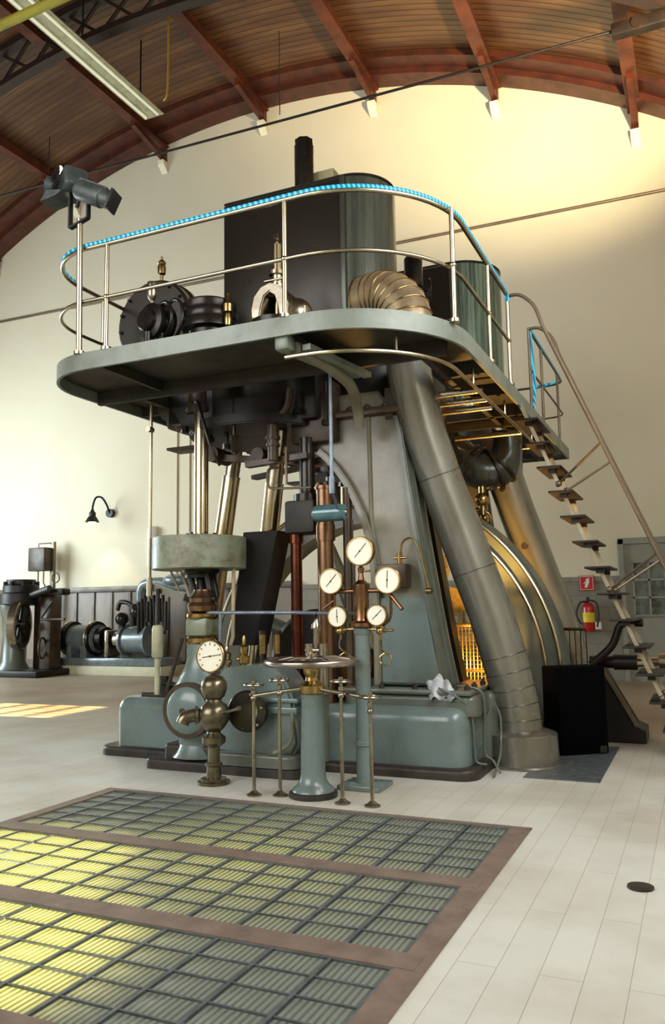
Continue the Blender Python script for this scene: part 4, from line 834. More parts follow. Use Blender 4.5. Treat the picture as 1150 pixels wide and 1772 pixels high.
t = thing('twin_cock', 'nickel twin cock with a tall point behind the large handwheel', 'cock', (-3.3, 6.75, 1.0))
mb = MB(); mb.cyl((-3.36, 6.9, .8), (-3.36, 6.9, 1.26), .045); mb.cyl((-3.22, 6.9, .8), (-3.22, 6.9, 1.26), .045); mb.cyl((-3.30, 6.92, 1.1), (-3.30, 6.92, 1.42), .03); mb.lathe([(.05, 0), (.05, .03), (.02, .08), (0, .16)], (-3.30, 6.92, 1.4), (0, 0, 1), 16); mb.cyl((-3.40, 6.9, 1.2), (-3.18, 6.9, 1.2), .025); obj('body', mb, 'nickel', t)
mb = MB(); mb.cyl((-3.29, 6.92, .2), (-3.29, 6.92, .82), .1); obj('standpipe', mb, 'paint', t)
# valve with the round dial gauge
def gauge(parent, x, y, z, r, needle_deg, stem=.0, back=.05, ticks=True):
    g = None
    mb = MB(); mb.lathe([(0, back+.01), (r*.95, back+.01), (r, back), (r, .006), (r*.965, 0), (r*.9, 0), (r*.9, .012)], (x, y, z), (0, 1, 0), 40)
    g = obj('gauge_case', mb, 'brass', parent)
    mb = MB(); mb.cyl((x, y+.008, z), (x, y+.014, z), r*.92, seg=40); obj('gauge_dial', mb, 'dial', g)
    a = R(needle_deg)
    mb = MB(); u = Vector((math.cos(a), 0, math.sin(a))); c = Vector((x, y+.005, z)); mb.slab(c-u*r*.55, c+u*r*.7, .004+r*.012, .002, (0, 1, 0)); mb.cyl((x, y+.001, z), (x, y+.008, z), r*.06, seg=12)
    obj('needle', mb, 'ink', g)
    if ticks:
        mb = MB()
        for i in range(11):
            b = R(225-27*i); u = Vector((math.cos(b), 0, math.sin(b))); mb.slab(c+u*r*.68, c+u*r*.8, r*.05, .002, (0, 1, 0))
        obj('dial_mark', mb, 'ink', g)
    return g
t = thing('gauge_valve', 'brown brass stop valve of stacked balls carrying one large dial gauge', 'valve', (-4.19, 6.55, 0))
VX, VY = -4.19, 6.55
mb = MB(); mb.lathe([(.15, 0), (.15, .025), (.12, .035), (.12, .05), (.07, .06), (.065, .16), (.08, .17), (.08, .19), (.055, .2), (.055, .33), (.07, .34), (.11, .37), (.11, .42), (.07, .45), (.06, .47), (.1, .5), (.145, .57), (.15, .64), (.12, .71), (.08, .74), (.07, .76), (.10, .79), (.125, .86), (.12, .92), (.08, .97), (.04, .985), (.03, 1.0)], (VX, VY, 0), (0, 0, 1), 36); obj('body', mb, 'valve_brass', t)
mb = MB(); mb.tube(smooth([(VX-.05, VY-.02, .62), (VX-.15, VY-.08, .62), (VX-.22, VY-.14, .60), (VX-.24, VY-.16, .55)]), .062, 16); mb.cyl((VX-.13, VY-.07, .62), (VX-.15, VY-.085, .62), .085); obj('elbow_stub', mb, 'valve_brass', t)
mb = MB(); mb.cyl((VX+.1, VY-.03, .64), (VX+.32, VY-.1, .70), .014); mb.cyl((VX+.3, VY-.09, .695), (VX+.34, VY-.1, .705), .02); obj('lever', mb, 'nickel', t)
gauge(t, VX-.01, VY-.06, 1.16, .155, 8)
t = thing('round_cover_plate', 'dark grey round cover plate with a bright rim beside the gauge valve', 'cover plate', (-3.95, 6.75, .63))
mb = MB(); mb.lathe([(0, 0), (.185, 0), (.195, .012), (.195, .05), (0, .05)], (-3.97, 6.78, .63), (-.25, 1, 0), 40); obj('plate', mb, 'black_steel', t)
mb = MB()
for i in range(6): a = R(60*i+15); mb.cyl((-3.97+.165*math.cos(a), 6.765, .63+.165*math.sin(a)), (-3.97+.165*math.cos(a), 6.79, .63+.165*math.sin(a)), .012, seg=6)
mb.cyl((-3.97, 6.8, .63), (-3.97, 7.0, .63), .1); obj('stud', mb, 'rail', t)

# ------------------------------------------------------------------ valve stands and pedestal
def valve_stand(x, y, h, txt):
    t = thing('valve_stand', txt, 'valve stand', (x, y, 0), 'thin valve stands')
    mb = MB(); mb.lathe([(.065, 0), (.065, .012), (.045, .02), (.03, .035), (.016, .045), (.015, h-.1), (.024, h-.09), (.024, h-.06), (.015, h-.05), (.013, h-.01)], (x, y, 0), (0, 0, 1), 20); obj('stem', mb, 'nickel', t)
    mb = MB(); mb.sphere((x, y, h-.13), .028, seg=12); obj('joint_ball', mb, 'nickel', t)
    mb = MB(); mb.torus((x, y, h-.015), .082, .011, seg=28, rs=8)
    for i in range(3): a = R(120*i+20); mb.cyl((x, y, h-.01), (x+.08*math.cos(a), y+.08*math.sin(a), h-.015), .008, seg=8)
    mb.cyl((x, y, h-.03), (x, y, h+.02), .02); obj('handwheel', mb, 'nickel', t)
valve_stand(-3.597, 6.26, .95, 'leftmost thin valve stand with small handwheel, beside the dial gauge valve')
valve_stand(-3.382, 6.33, .99, 'second thin valve stand from the left, just left of the blue pedestal')
valve_stand(-2.767, 6.26, 1.0, 'thin valve stand between the blue pedestal and the gauge column')
valve_stand(-2.507, 6.26, .88, 'rightmost thin valve stand, in front and right of the gauge column')
t = thing('valve_pedestal', 'flared blue-green pedestal with a big horizontal steel handwheel', 'pedestal', (-3.11, 6.42, 0))
x, y = -3.11, 6.42
mb = MB(); mb.lathe([(.205, 0), (.21, .015), (.205, .04), (.185, .05)], (x, y, 0), (0, 0, 1), 40); obj('foot_ring', mb, 'rust', t)
mb = MB(); mb.lathe([(.185, .045), (.175, .07), (.14, .10), (.115, .14), (.107, .2), (.094, .82), (.094, .86)], (x, y, 0), (0, 0, 1), 40); obj('column', mb, 'paint_blue', t)
mb = MB(); mb.lathe([(.09, .85), (.115, .87), (.115, .93), (.09, .95), (.06, .97), (.055, 1.0), (.075, 1.04), (.075, 1.08), (.05, 1.1), (.035, 1.16), (.02, 1.2), (.02, 1.22), (0, 1.22)], (x, y, 0), (0, 0, 1), 32); obj('brass_neck', mb, 'brass', t)
mb = MB(); mb.torus((x, y, 1.13), .385, .032, seg=64, rs=14)
for i in range(5): a = R(72*i+35); mb.tube([(x, y, 1.15), (x+.2*math.cos(a), y+.2*math.sin(a), 1.165), (x+.37*math.cos(a), y+.37*math.sin(a), 1.13)], .015, 10)
mb.cyl((x, y, 1.1), (x, y, 1.2), .045); obj('handwheel', mb, 'silver', t)
mb = MB(); mb.cyl((-3.6, 6.26, .84), (-3.17, 6.40, .905), .018); mb.cyl((-3.06, 6.40, .905), (-2.5, 6.27, .85), .018); tag(obj('link_rail', mb, 'nickel'), 'thin brass bar joining the valve stands to the pedestal neck', 'bar')

# ------------------------------------------------------------------ gauge column
t = thing('gauge_column', 'blue-green column on a square plate carrying five brightened ivory pressure gauges', 'gauge column', (-2.82, 6.88, 0))
x, y = -2.82, 6.88
mb = MB(); mb.box(-3.02, -2.62, 6.70, 7.06, 0, .045, .01); obj('base_plate', mb, 'paint_blue', t)
mb = MB(); mb.lathe([(.085, .04), (.075, .1), (.072, .36), (.085, .37), (.085, .40), (.072, .41), (.066, 1.34), (.08, 1.36), (.08, 1.40), (.06, 1.42)], (x, y, 0), (0, 0, 1), 32); obj('column', mb, 'paint_blue', t)
mb = MB(); mb.lathe([(.07, 1.40), (.115, 1.42), (.115, 1.45), (.075, 1.47), (.066, 1.5), (.068, 1.72), (.075, 1.74), (.075, 1.8), (.03, 1.84), (.02, 1.9), (.03, 1.92), (.03, 1.95), (.018, 1.96), (.018, 2.02)], (x, y, 0), (0, 0, 1), 28); mb.cyl((x-.01, y, 1.92), (x+.09, y, 1.92), .01); obj('bronze_head', mb, 'copper', t)
mb = MB(); mb.cyl((x-.30, y, 1.74), (x+.33, y, 1.74), .02); mb.sphere((x-.27, y, 1.74), .035, seg=12); mb.sphere((x+.28, y, 1.74), .035, seg=12)
mb.cyl((x-.27, y, 1.74), (x-.27, y, 1.8), .02); mb.cyl((x+.28, y, 1.74), (x+.28, y, 1.8), .02)
mb.tube(smooth([(x-.27, y, 1.74), (x-.27, y, 1.62), (x-.255, y, 1.56)]), .014, 8); mb.tube(smooth([(x+.28, y, 1.74), (x+.285, y, 1.55), (x+.26, y, 1.47), (x+.2, y, 1.43)]), .014, 8)
mb.cyl((x+.29, y-.02, 1.70), (x+.41, y-.06, 1.57), .018); mb.cyl((x-.27, y, 1.66), (x-.38, y-.03, 1.58), .01); obj('cross_pipe', mb, 'copper', t)
mb = MB()
for sx in (-1, 1):
    gx = x+sx*.19 if sx > 0 else x-.205
    mb.cyl((gx, y-.02, 1.36), (gx, y-.02, 1.42), .04, seg=10); mb.cyl((gx, y-.02, 1.30), (gx, y-.02, 1.44), .012); mb.cyl((gx, y-.02, 1.39), (x, y-.02, 1.40), .014); mb.sphere((gx, y-.05, 1.38), .035, seg=12); mb.cyl((gx, y-.02, 1.38), (gx+.13*(1 if sx > 0 else .6), y-.05, 1.385), .012)
    mb.tube(smooth([(gx, y-.02, 1.33), (gx-.01, y-.03, 1.24), (gx+.04, y-.04, 1.19), (gx+.1, y-.04, 1.15), (gx+.07, y-.04, 1.08), (gx, y-.03, 1.09), (gx-.01, y-.03, 1.15), (gx+.05, y-.02, 1.19)], 5), .008, 8)
obj('gauge_cock', mb, 'brass', t)
gauge(t, -2.80, 6.80, 2.10, .135, 48, ticks=False)
gauge(t, x-.275, 6.80, 1.835, .122, 48, ticks=False)
gauge(t, x+.28, 6.80, 1.83, .125, 87, ticks=False)
gauge(t, x-.215, 6.80, 1.51, .098, 92, ticks=False)
gauge(t, x+.17, 6.80, 1.52, .098, 42, ticks=False)
mb = MB(); mb.cyl((-4.72, 7.15, 1.56), (-3.6, 7.1, 1.55), .018); mb.cyl((-3.6, 7.1, 1.55), (-2.86, 6.95, 1.53), .018); mb.cyl((-4.5, 7.14, 1.0), (-4.49, 7.14, 1.56), .018)
tag(obj('gauge_pipe', mb, 'blue_rod'), 'thin grey horizontal pipe running from the pump neck to the gauge column', 'pipe')
# box and pipe on the frame
mb = MB(); mb.box(-2.98, -2.66, 7.66, 7.84, 1.78, 2.02, .015); tag(obj('junction_box', mb, 'oily_brown'), 'small brown box bolted to the frame leg behind the upper right gauge', 'box')
mb = MB(); mb.tube(smooth([(-2.72, 7.72, 2.02), (-2.72, 7.72, 2.2), (-2.66, 7.72, 2.27), (-2.58, 7.72, 2.24), (-2.50, 7.72, 2.0), (-2.44, 7.72, 1.75)], 5), .012, 8); mb.cyl((-2.8, 7.7, 2.08), (-2.66, 7.7, 2.08), .012); mb.cyl((-2.46, 7.68, 1.74), (-2.40, 7.68, 1.74), .03); mb.cyl((-2.74, 7.7, 2.0), (-2.74, 7.7, 2.14), .02)
tag(obj('small_oil_pipe', mb, 'brass'), 'small bent oil pipe with a brass cock on the frame leg', 'pipe')
# rag and hoses on the bed
mb = MB(); b_ = bmesh.new(); bmesh.ops.create_grid(b_, x_segments=16, y_segments=16, size=.5)
for v in b_.verts:
    u, w_ = v.co.x+.5, v.co.y+.5
    X = -2.50+.26*u+.08*(w_); Y = 7.72-.12*w_-.03*math.sin(u*9); Z = .80+.02-.0*u+.09*max(0, math.sin(u*math.pi))*(1-w_)-.17*max(0, w_-.35)
    v.co = Vector((X, Y, Z+.022*math.sin(u*16+w_*5)))
mb._add(b_); o = obj('rag', mb, 'cloth_white'); tag(o, 'pale crumpled rag draped over the corner flange of the bed', 'rag')
sm = o.modifiers.new('thickness', 'SOLIDIFY'); sm.thickness = .008
hs = [[(-2.34, 7.60, .81), (-2.16, 7.58, .74), (-2.05, 7.66, .6), (-2.035, 7.70, .3), (-2.03, 7.72, .13), (-1.93, 7.74, .10)], [(-2.2, 7.75, .82), (-1.99, 7.80, .78), (-1.96, 7.84, .6), (-1.98, 7.88, .2), (-1.90, 7.86, .12), (-1.82, 7.80, .02)], [(-1.92, 8.1, .62), (-1.87, 8.1, .5), (-1.86, 8.05, .3), (-1.84, 7.95, .24), (-1.82, 7.80, .16), (-1.84, 7.62, .02)]]
for h_, tx in zip(hs, ('grey hose draped over the right corner of the bed, the nearest one', 'grey hose draped over the right corner of the bed, the second one', 'grey hose looping on the bed side, closest to the big pipe foot')):
    mb = MB(); mb.tube(smooth(h_, 6), .012, 8); tag(obj('hose', mb, 'paint'), tx, 'hose', 'hoses at the bed corner')

# ------------------------------------------------------------------ guard railings between engines
t = thing('mesh_guard', 'brass wire mesh guard lit golden beside the near frame leg', 'mesh guard', (-2.3, 9.6, 0))
mb = MB()
zb0, zb1 = .2, 1.36
for i in range(20): x = -2.85+.0437*i; mb.cyl((x, 9.58, zb0), (x, 9.58, zb1), .006, seg=6)
for i in range(26): z = zb0+(zb1-zb0)*i/25; mb.cyl((-2.85, 9.58, z), (-2.02, 9.58, z), .006, seg=6)
obj('wire_mesh', mb, 'gold_mesh', t)
mb = MB(); mb.cyl((-2.85, 9.58, zb1), (-2.02, 9.58, zb1), .025); mb.cyl((-2.85, 9.58, .82), (-2.02, 9.58, .82), .02)
for x in (-2.85, -2.02): mb.cyl((x, 9.58, 0), (x, 9.58, zb1), .022)
obj('guard_frame', mb, 'gold_mesh', t)
t = thing('pit_railing', 'low dark railing with thin upright bars in front of the golden far pipe', 'railing', (-2.0, 10.75, 0))
mb = MB(); mb.cyl((-2.9, 10.75, 1.27), (-1.35, 10.75, 1.27), .02); mb.cyl((-2.9, 10.75, .1), (-1.35, 10.75, .1), .016)
for i in range(24): x = -2.9+1.55*i/23; mb.cyl((x, 10.75, 0), (x, 10.75, 1.27), .008 if i % 6 else .018, seg=8)
obj('bars', mb, 'bronze', t)
mb = MB(); mb.prism([(-3.1, 1.3), (-2.99, 1.3), (-2.60, 1.55), (-2.68, 1.79), (-2.85, 1.84), (-2.79, 2.0), (-2.84, 2.2), (-2.98, 2.32), (-3.1, 2.32)], 9.66, 9.68, 'XZ'); mb.box(-3.1, -3.06, 9.66, 9.69, 0, 1.35); tag(obj('lit_cover_sheet', mb, 'gold_mesh'), 'gold-coloured sheet for lit wheel cover above the mesh guard behind the near frame leg', 'sheet')  # added sheet, its gold colour stands in for light on the wheel cover

# ------------------------------------------------------------------ black loudspeaker box and lever machine
t = thing('black_box', 'black cloth-covered loudspeaker box standing on the floor behind the pipe collar', 'box', (-1.3, 9.3, 0))
rz = Matrix.Rotation(R(38), 4, 'Z')
mb = MB(); mb.box(-1.62, -1.06, 9.05, 9.40, .01, .92, .01, 2, rz, (-1.33, 9.26, 0)); obj('cabinet', mb, 'black', t)
mb = MB(); mb.box(-1.17, -1.09, 9.035, 9.05, .02, .09, .0, 2, rz, (-1.33, 9.26, 0)); obj('corner_badge', mb, 'matt_black', t)
t = thing('turning_gear', 'dark wedge-shaped stand with a lever arm and horizontal steel shaft, lower right', 'turning gear', (-.9, 10.2, 0))
mb = MB(); mb.prism([(-1.25, .0), (-.66, 0), (-.66, .14), (-.78, .2), (-1.12, .86), (-1.25, .86)], 10.0, 10.6, 'XZ', .02); obj('stand', mb, 'dark_iron', t)
mb = MB()
for y in (10.02, 10.22): mb.slab((-1.10, y-.03, .86), (-.74, y-.03, .2), .04, .06, (0, -1, 0))
obj('stand_rib', mb, 'rail_brown', t)
mb = MB(); mb.tube(smooth([(-1.22, 10.0, .88), (-1.05, 10.0, 1.02), (-.95, 10.0, 1.14), (-.88, 10.0, 1.32), (-.80, 10.0, 1.36), (-.62, 10.0, 1.36)], 5), .045, 12); obj('lever_arm', mb, 'dark_iron', t)
mb = MB(); mb.cyl((-.98, 10.2, .90), (-.72, 10.2, .90), .09, seg=12); mb.cyl((-1.25, 10.2, .9), (-.98, 10.2, .9), .07); obj('coupling', mb, 'dark_iron', t)
mb = MB(); mb.cyl((-.72, 10.2, .90), (.5, 10.2, .94), .055); mb.cyl((-.48, 10.2, .905), (-.2, 10.2, .92), .1, seg=12); obj('shaft', mb, 'steel', t)

# ------------------------------------------------------------------ stage spotlights on their pole
t = thing('stage_spotlight', 'grey stage spotlight in a U-bracket pointing right, clamped on a pole at the deck corner', 'spotlight', (-5.26, 5.80, 4.03))
mb = MB(); mb.cyl((-5.26, 5.85, 4.03), (-5.23, 5.79, 5.36), .028); mb.cyl((-5.26, 5.85, 4.03), (-5.26, 5.85, 4.06), .05); obj('pole', mb, 'rail', t)
U = [(-5.34, 5.62), (-5.34, 5.27), (-5.30, 5.25), (-5.16, 5.25+.04), (-5.12, 5.34), (-5.10, 5.75)]
mb = MB()
for a, b in zip([(-5.34, 5.66), (-5.34, 5.28), (-5.12, 5.34)], [(-5.34, 5.28), (-5.12, 5.34), (-5.12, 5.74)]): mb.slab((a[0], 5.78, a[1]), (b[0], 5.78, b[1]), .05, .018, (1, .01, .01) if abs(a[0]-b[0]) < .01 else (0, 0, 1))
obj('bracket', mb, 'matt_black', t)
ax = Vector((.40, .10, -.19)).normalized(); o0 = Vector((-5.16, 5.72, 5.60))
mb = MB(); mb.lathe([(0, -.04), (.08, -.04), (.10, 0), (.10, .24), (.085, .25), (.085, .35), (0, .35)], o0, ax, 24)
mb.slab(o0+ax*.0+Vector((0, 0, .10)), o0+ax*.3+Vector((0, 0, .10)), .07, .03); mb.slab(o0+ax*.05+Vector((.06, -.06, -.03)), o0+ax*.30+Vector((.06, -.06, -.03)), .02, .02)
obj('barrel', mb, 'spot_grey', t)
mb = MB(); q = ax.to_track_quat('Z', 'Y').to_matrix().to_4x4(); mb.box(-.095, .095, -.095, .095, -.015, .015, .006, 2, q, (0, 0, 0)); 
for v in mb.bm.verts: v.co += o0+ax*.36
obj('lens_frame', mb, 'matt_black', t)
t = thing('stage_spotlight', 'boxy grey ventilated stage spotlight, left one on the pole, tilted up toward the roof', 'spotlight', (-5.5, 5.82, 5.5))
q = (Matrix.Rotation(R(-28), 4, 'Z') @ Matrix.Rotation(R(-14), 4, 'Y'))
mb = MB(); mb.box(-5.55, -5.28, 5.70, 5.94, 5.62, 5.86, .045, 3, q); [setattr(v, 'co', v.co+Vector((.06, 0, .02))) for v in mb.bm.verts]; obj('lamp_house', mb, 'spot_grey', t)
mb = MB()
for i in range(6):
    for zz in (5.645, 5.755): mb.box(-5.56+.04*i, -5.545+.04*i, 5.66, 5.685, zz, zz+.085, 0, 2, q, (-5.45, 5.81, 5.73))
[setattr(v, 'co', v.co+Vector((.06, 0, .02))) for v in mb.bm.verts]; obj('vent_slot', mb, 'matt_black', t)
mb = MB(); mb.cyl((-5.58, 5.81, 5.73), (-5.68, 5.74, 5.76), .085, seg=20); mb.prism([(-5.70, 5.56), (-5.5, 5.58), (-5.42, 5.62), (-5.62, 5.66)], 5.68, 5.9, 'XZ'); [setattr(v, 'co', v.co+Vector((.06, 0, .02))) for v in mb.bm.verts]; obj('lens_tube', mb, 'spot_grey', t)
mb = MB(); mb.tube([(-5.56, 5.9, 5.90), (-5.585, 5.9, 5.99), (-5.60, 5.9, 6.04)], .02, 10); mb.cyl((-5.36, 5.8, 5.6), (-5.32, 5.8, 5.74), .014); obj('lit_slot', mb, 'bulb', t, label='bright lit slot above the lamp house')
mb = MB(); mb.tube([(-5.38, 5.82, 5.62), (-5.37, 5.82, 5.36), (-5.26, 5.82, 5.31)], .006, 6); mb.cyl((-5.30, 5.82, 5.5), (-5.22, 5.82, 5.74), .018); obj('clamp', mb, 'matt_black', t)

# ================================================================== BACKGROUND
# wall lamp
t = thing('wall_lamp', 'dark gooseneck wall lamp, lit, on the pale back wall', 'lamp', (-14.8, 17.9, 4.2))
mb = MB(); mb.cyl((-14.8, 17.9, 4.28), (-14.8, 17.78, 4.28), .12); obj('wall_plate', mb, 'matt_black', t)
mb = MB(); mb.tube(smooth([(-14.8, 17.8, 4.28), (-14.8, 17.68, 4.5), (-14.82, 17.5, 4.68), (-14.85, 17.3, 4.66), (-14.88, 17.22, 4.45), (-14.88, 17.2, 4.3)], 6), .028, 10); obj('gooseneck', mb, 'matt_black', t)
mb = MB(); mb.lathe([(.19, 0), (.18, .02), (.12, .13), (.09, .16), (.09, .26), (.05, .30), (.03, .36), (0, .36)], (-14.88, 17.2, 3.98), (0, 0, 1), 24); obj('shade', mb, 'matt_black', t)
mb = MB(); mb.sphere((-14.88, 17.2, 3.99), .10, (1, 1, .7)); obj('bulb', mb, 'bulb', t)
lamp('wall_lamp_light', 'SPOT', (-14.88, 17.2, 3.9), (-14.70, 17.62, 2.0), 70, (1.0, .88, .55), spot_size=R(80), spot_blend=.7, shadow_soft_size=.06)
mb = MB(); mb.box(-17.15, -16.55, 17.2, 17.5, 2.72, 3.38, .03); cb = thing('switch_box', 'brown metal switch box standing high in front of the back wall above the compressor', 'switch box', (-16.85, 17.4, 1.0)); obj('cabinet', mb, 'oily_brown', cb)
mb = MB(); mb.box(-16.62, -16.50, 17.5, 17.6, .0, 3.55); mb.tube([(-16.9, 17.35, 2.72), (-16.9, 17.35, 2.3)], .02, 8); mb.tube([(-16.7, 17.35, 2.72), (-16.7, 17.35, 2.4), (-16.5, 17.35, 2.1)], .02, 8); obj('post', mb, 'rail_brown', cb)
mb = MB(); mb.tube([(-16.95, 17.4, 3.38), (-16.95, 17.4, 3.5), (-16.5, 17.4, 3.5)], .015, 8); obj('cable', mb, 'wire', cb)
mb = MB(); mb.cyl((-15.95, 17.0, 0), (-15.95, 17.0, 2.38), .015); mb.torus((-15.93, 17.0, 2.5), .13, .015, (0, 1, 0)); tag(obj('ring_handle', mb, 'dark_iron'), 'thin upright rod with a ring handle beside the compressor', 'handle')
mb = MB(); mb.lathe([(0, 0), (.14, 0), (.14, .95), (.12, 1.05), (0, 1.1)], (-13.35, 17.82, 2.75), (0, 0, 1), 20); tag(obj('wall_cover', mb, 'white'), 'white rounded upright cover on the back wall right of the lamp', 'cover')
mb = MB(); mb.cyl((-12.6, 17.88, 2.3), (-12.6, 17.88, 7.2), .02, seg=8); tag(obj('wall_conduit', mb, 'conduit'), 'left one of two thin vertical conduits on the back wall between the rods', 'conduit', 'wall conduits')
mb = MB(); mb.cyl((-12.2, 17.88, 2.3), (-12.2, 17.88, 7.2), .02, seg=8); tag(obj('wall_conduit', mb, 'conduit'), 'right one of two thin vertical conduits on the back wall between the rods', 'conduit', 'wall conduits')
# railing stub at the far left edge
# compressor at the left edge
t = thing('compressor', 'dark old vertical compressor with a bright-rimmed flywheel at the far left', 'compressor', (-15.7, 15.5, 0))
mb = MB(); mb.box(-17.0, -14.7, 15.1, 16.3, 0, .16, .03); obj('base', mb, 'dark_iron', t)
mb = MB(); mb.lathe([(.42, 0), (.38, .05), (.30, .2), (.27, .9), (.3, 1.3), (.36, 1.5), (.36, 1.62)], (-15.95, 15.6, .16), (0, 0, 1), 28); obj('body', mb, 'paint', t)
mb = MB(); mb.lathe([(.34, 0), (.5, .05), (.5, .3), (.44, .34), (.44, .5), (.36, .55), (.36, .66), (0, .66)], (-15.75, 15.6, 1.75), (0, 0, 1), 28)
for i in range(9): a = R(40*i); mb.cyl((-15.75+.4*math.cos(a), 15.6+.4*math.sin(a), 2.2), (-15.75+.4*math.cos(a), 15.6+.4*math.sin(a), 2.36), .04, seg=6)
mb.cyl((-15.3, 15.5, 2.0), (-14.7, 15.5, 2.15), .1); mb.box(-15.2, -14.4, 15.6, 15.9, 2.0, 2.16, .03); obj('cylinder_head', mb, 'dark_iron', t)
mb = MB(); ax = Vector((1, .45, 0)); mb.lathe([(.50, 0), (.58, 0), (.60, .02), (.60, .20), (.58, .22), (.50, .22), (.50, 0)], (-15.62, 15.3, 1.28), ax, 48); obj('flywheel_rim', mb, 'nickel', t)
mb = MB(); mb.lathe([(0, 0), (.12, 0), (.12, .3), (0, .3)], (-15.65, 15.32, 1.28), ax, 20)
for i in range(6):
    a = R(60*i+10); s_ = Vector((-.41, .91, 0))*math.cos(a)+Vector((0, 0, 1))*math.sin(a); c_ = Vector((-15.52, 15.35, 1.28)); mb.cyl(c_, c_+s_*.52, .035, seg=8)
obj('flywheel_spoke', mb, 'dark_iron', t)
mb = MB(); mb.box(-15.2, -14.85, 15.7, 16.1, .16, 2.0, .03); mb.box(-15.6, -15.3, 15.9, 16.2, .16, 1.9, .03); mb.cyl((-15.05, 15.6, 1.4), (-14.3, 15.6, 1.4), .03); mb.cyl((-15.05, 15.6, 1.45), (-14.7, 15.6, 1.85), .03); mb.torus((-14.9, 15.5, .7), .25, .03, ax); obj('stand', mb, 'oily_brown', t)
mb = MB(); mb.cyl((-16.55, 15.3, .2), (-16.55, 15.3, 2.1), .07); mb.tube(smooth([(-16.9, 15.4, 1.2), (-16.7, 15.3, 1.7), (-16.4, 15.3, 2.0)]), .05, 10)
for i in range(6): mb.cyl((-16.9+.12*i, 15.2, .3), (-16.9+.12*i, 15.25, .9), .05, seg=8)
obj('side_pipe', mb, 'dark_iron', t)
# motor pump set on a tiled plinth
mb = MB(); mb.box(-15.6, -11.9, 16.25, 17.3, 0, .22, .005); tag(obj('tiled_plinth', mb, 'tile_cream'), 'low cream tiled plinth under the motor pump set', 'plinth')
t = thing('motor_pump_set', 'blue-grey electric motor coupled to a pump, on the cream plinth at the back left', 'motor pump', (-13.9, 16.7, .22))
mb = MB(); mb.box(-15.35, -11.95, 16.32, 17.2, .22, .42, .03); obj('bed_frame', mb, 'grey_motor', t)
mb = MB(); mb.cyl((-15.1, 16.75, .88), (-14.15, 16.75, .88), .36, seg=36, bev=.04); mb.box(-14.95, -14.8, 16.4, 17.1, .42, .7); mb.box(-14.5, -14.3, 16.4, 17.1, .42, .7); obj('motor', mb, 'grey_motor', t)
mb = MB()
for x in (-15.1, -14.35): mb.lathe([(.36, 0), (.44, 0), (.44, .12), (.36, .12)], (x, 16.75, .88), (1, 0, 0), 40)
mb.cyl((-15.3, 16.75, .88), (-13.95, 16.75, .88), .3, seg=32); obj('end_shield', mb, 'black_steel', t)
for x in (-15.13, -14.32): mb = MB(); mb.torus((x, 16.75, .88), .44, .02, (1, 0, 0)); obj('bright_ring', mb, 'steel', t)
mb = MB(); mb.cyl((-14.0, 16.75, .85), (-13.2, 16.75, .85), .08); mb.box(-13.85, -13.7, 16.5, 17.0, .42, 1.1, .04); mb.cyl((-13.6, 16.75, .85), (-13.4, 16.75, .85), .22); obj('coupling', mb, 'nickel', t)
mb = MB(); mb.cyl((-13.3, 16.75, .85), (-12.55, 16.75, .85), .33, seg=36, bev=.03); mb.lathe([(.33, 0), (.39, 0), (.39, .07), (.33, .07)], (-13.35, 16.75, .85), (1, 0, 0), 36); mb.lathe([(.33, 0), (.4, 0), (.4, .07), (.33, .07)], (-12.6, 16.75, .85), (1, 0, 0), 36); obj('pump_casing', mb, 'grey_motor', t)
mb = MB(); mb.sphere((-13.35, 16.6, 1.38), .17); mb.cyl((-13.35, 16.6, 1.1), (-13.35, 16.6, 1.35), .08); mb.tube(smooth([(-13.5, 16.6, 1.6), (-13.4, 16.6, 1.8), (-13.1, 16.6, 1.75), (-12.9, 16.6, 1.5)]), .06, 10); mb.sphere((-12.9, 16.6, 1.55), .16); mb.cyl((-13.0, 16.6, 1.2), (-13.0, 16.6, 1.75), .09)
for i in range(10): x = -12.75+.09*i; mb.cyl((x, 16.5+.03*(i % 3), 1.0+.1*(i % 4)), (x, 16.5, 1.8+.08*(i % 3)), .045, seg=10)
obj('valve_cluster', mb, 'black_steel', t)
mb = MB(); mb.tube(smooth([(-13.0, 16.9, 1.5), (-13.0, 16.9, 2.05), (-12.85, 16.9, 2.25), (-12.4, 16.9, 2.28), (-11.9, 16.9, 2.2), (-11.5, 16.9, 2.15)], 5), .13, 16); mb.sphere((-11.9, 16.9, 2.32), .28, (1.4, 1, .6)); obj('delivery_pipe', mb, 'grey_motor', t)
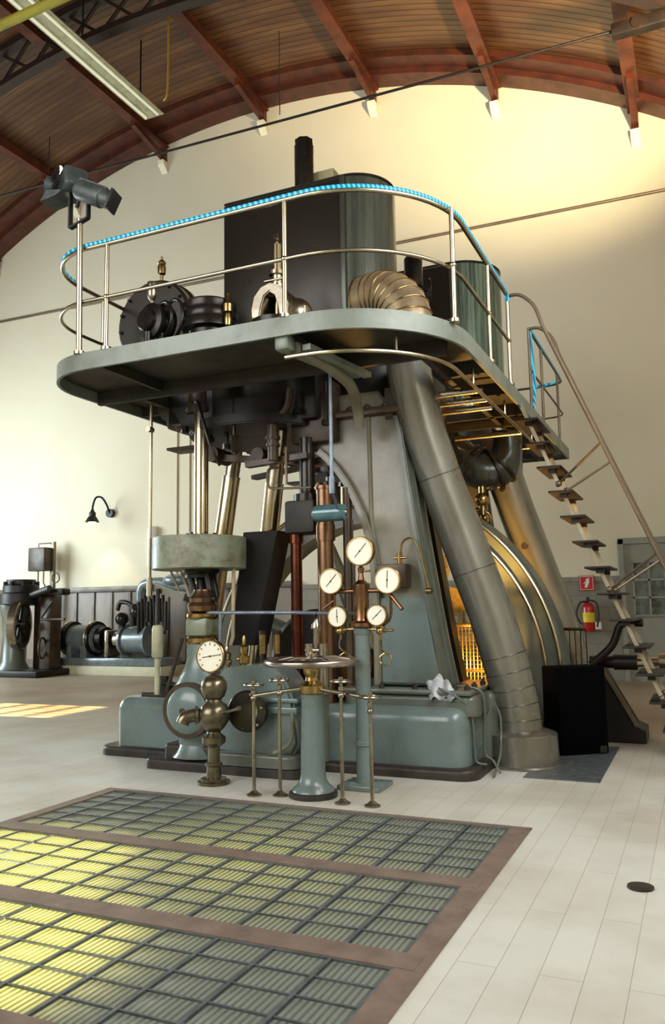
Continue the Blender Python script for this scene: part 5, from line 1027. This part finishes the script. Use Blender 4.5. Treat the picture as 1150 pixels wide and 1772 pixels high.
# hydrant of the far right wall: sign and extinguisher
t = thing('fire_sign', 'small red square fire extinguisher sign with a white pictogram on the grey wall', 'sign', (-2.15, 17.84, 1.85))
mb = MB(); mb.box(-2.32, -2.02, 17.80, 17.82, 1.86, 2.17); obj('plate', mb, 'red_sign', t)
mb = MB()
for a, b_2 in (((-2.30, 1.88), (-2.04, 1.88)), ((-2.30, 2.15), (-2.04, 2.15)), ((-2.30, 1.88), (-2.30, 2.15)), ((-2.04, 1.88), (-2.04, 2.15))): mb.slab((a[0], 17.797, a[1]), (b_2[0], 17.797, b_2[1]), .01, .003, (0, 1, 0))
mb.prism([(-2.21, 1.92), (-2.16, 1.92), (-2.11, 2.04), (-2.12, 2.11), (-2.17, 2.11), (-2.19, 2.05)], 17.793, 17.799, 'XZ'); mb.slab((-2.23, 17.795, 2.0), (-2.10, 17.795, 2.13), .012, .003, (0, 1, 0)); obj('pictogram', mb, 'white', t)
t = thing('fire_extinguisher', 'red fire extinguisher with a yellow label and black hose on the grey wall', 'fire extinguisher', (-2.13, 17.7, .95))
mb = MB(); mb.lathe([(.10, 0), (.12, .03), (.12, .5), (.09, .58), (.04, .62), (0, .62)], (-2.15, 17.68, 1.0), (0, 0, 1), 24); obj('cylinder', mb, 'red', t)
mb = MB(); mb.lathe([(.122, 0), (.122, .2)], (-2.15, 17.68, 1.2), (0, 0, 1), 24); obj('label_band', mb, 'yellow', t)
mb = MB(); mb.tube(smooth([(-2.15, 17.6, 1.62), (-2.3, 17.6, 1.6), (-2.38, 17.6, 1.35), (-2.28, 17.6, 1.15)], 5), .018, 8); mb.tube(smooth([(-2.15, 17.6, 1.66), (-1.98, 17.6, 1.6), (-1.94, 17.6, 1.35), (-1.98, 17.6, 1.1)], 5), .018, 8); mb.cyl((-2.15, 17.68, 1.6), (-2.15, 17.68, 1.72), .03); obj('hose', mb, 'matt_black', t)
mb = MB(); mb.box(-2.02, -1.90, 17.6, 17.7, 1.05, 1.2, .01); obj('nozzle', mb, 'white', t)
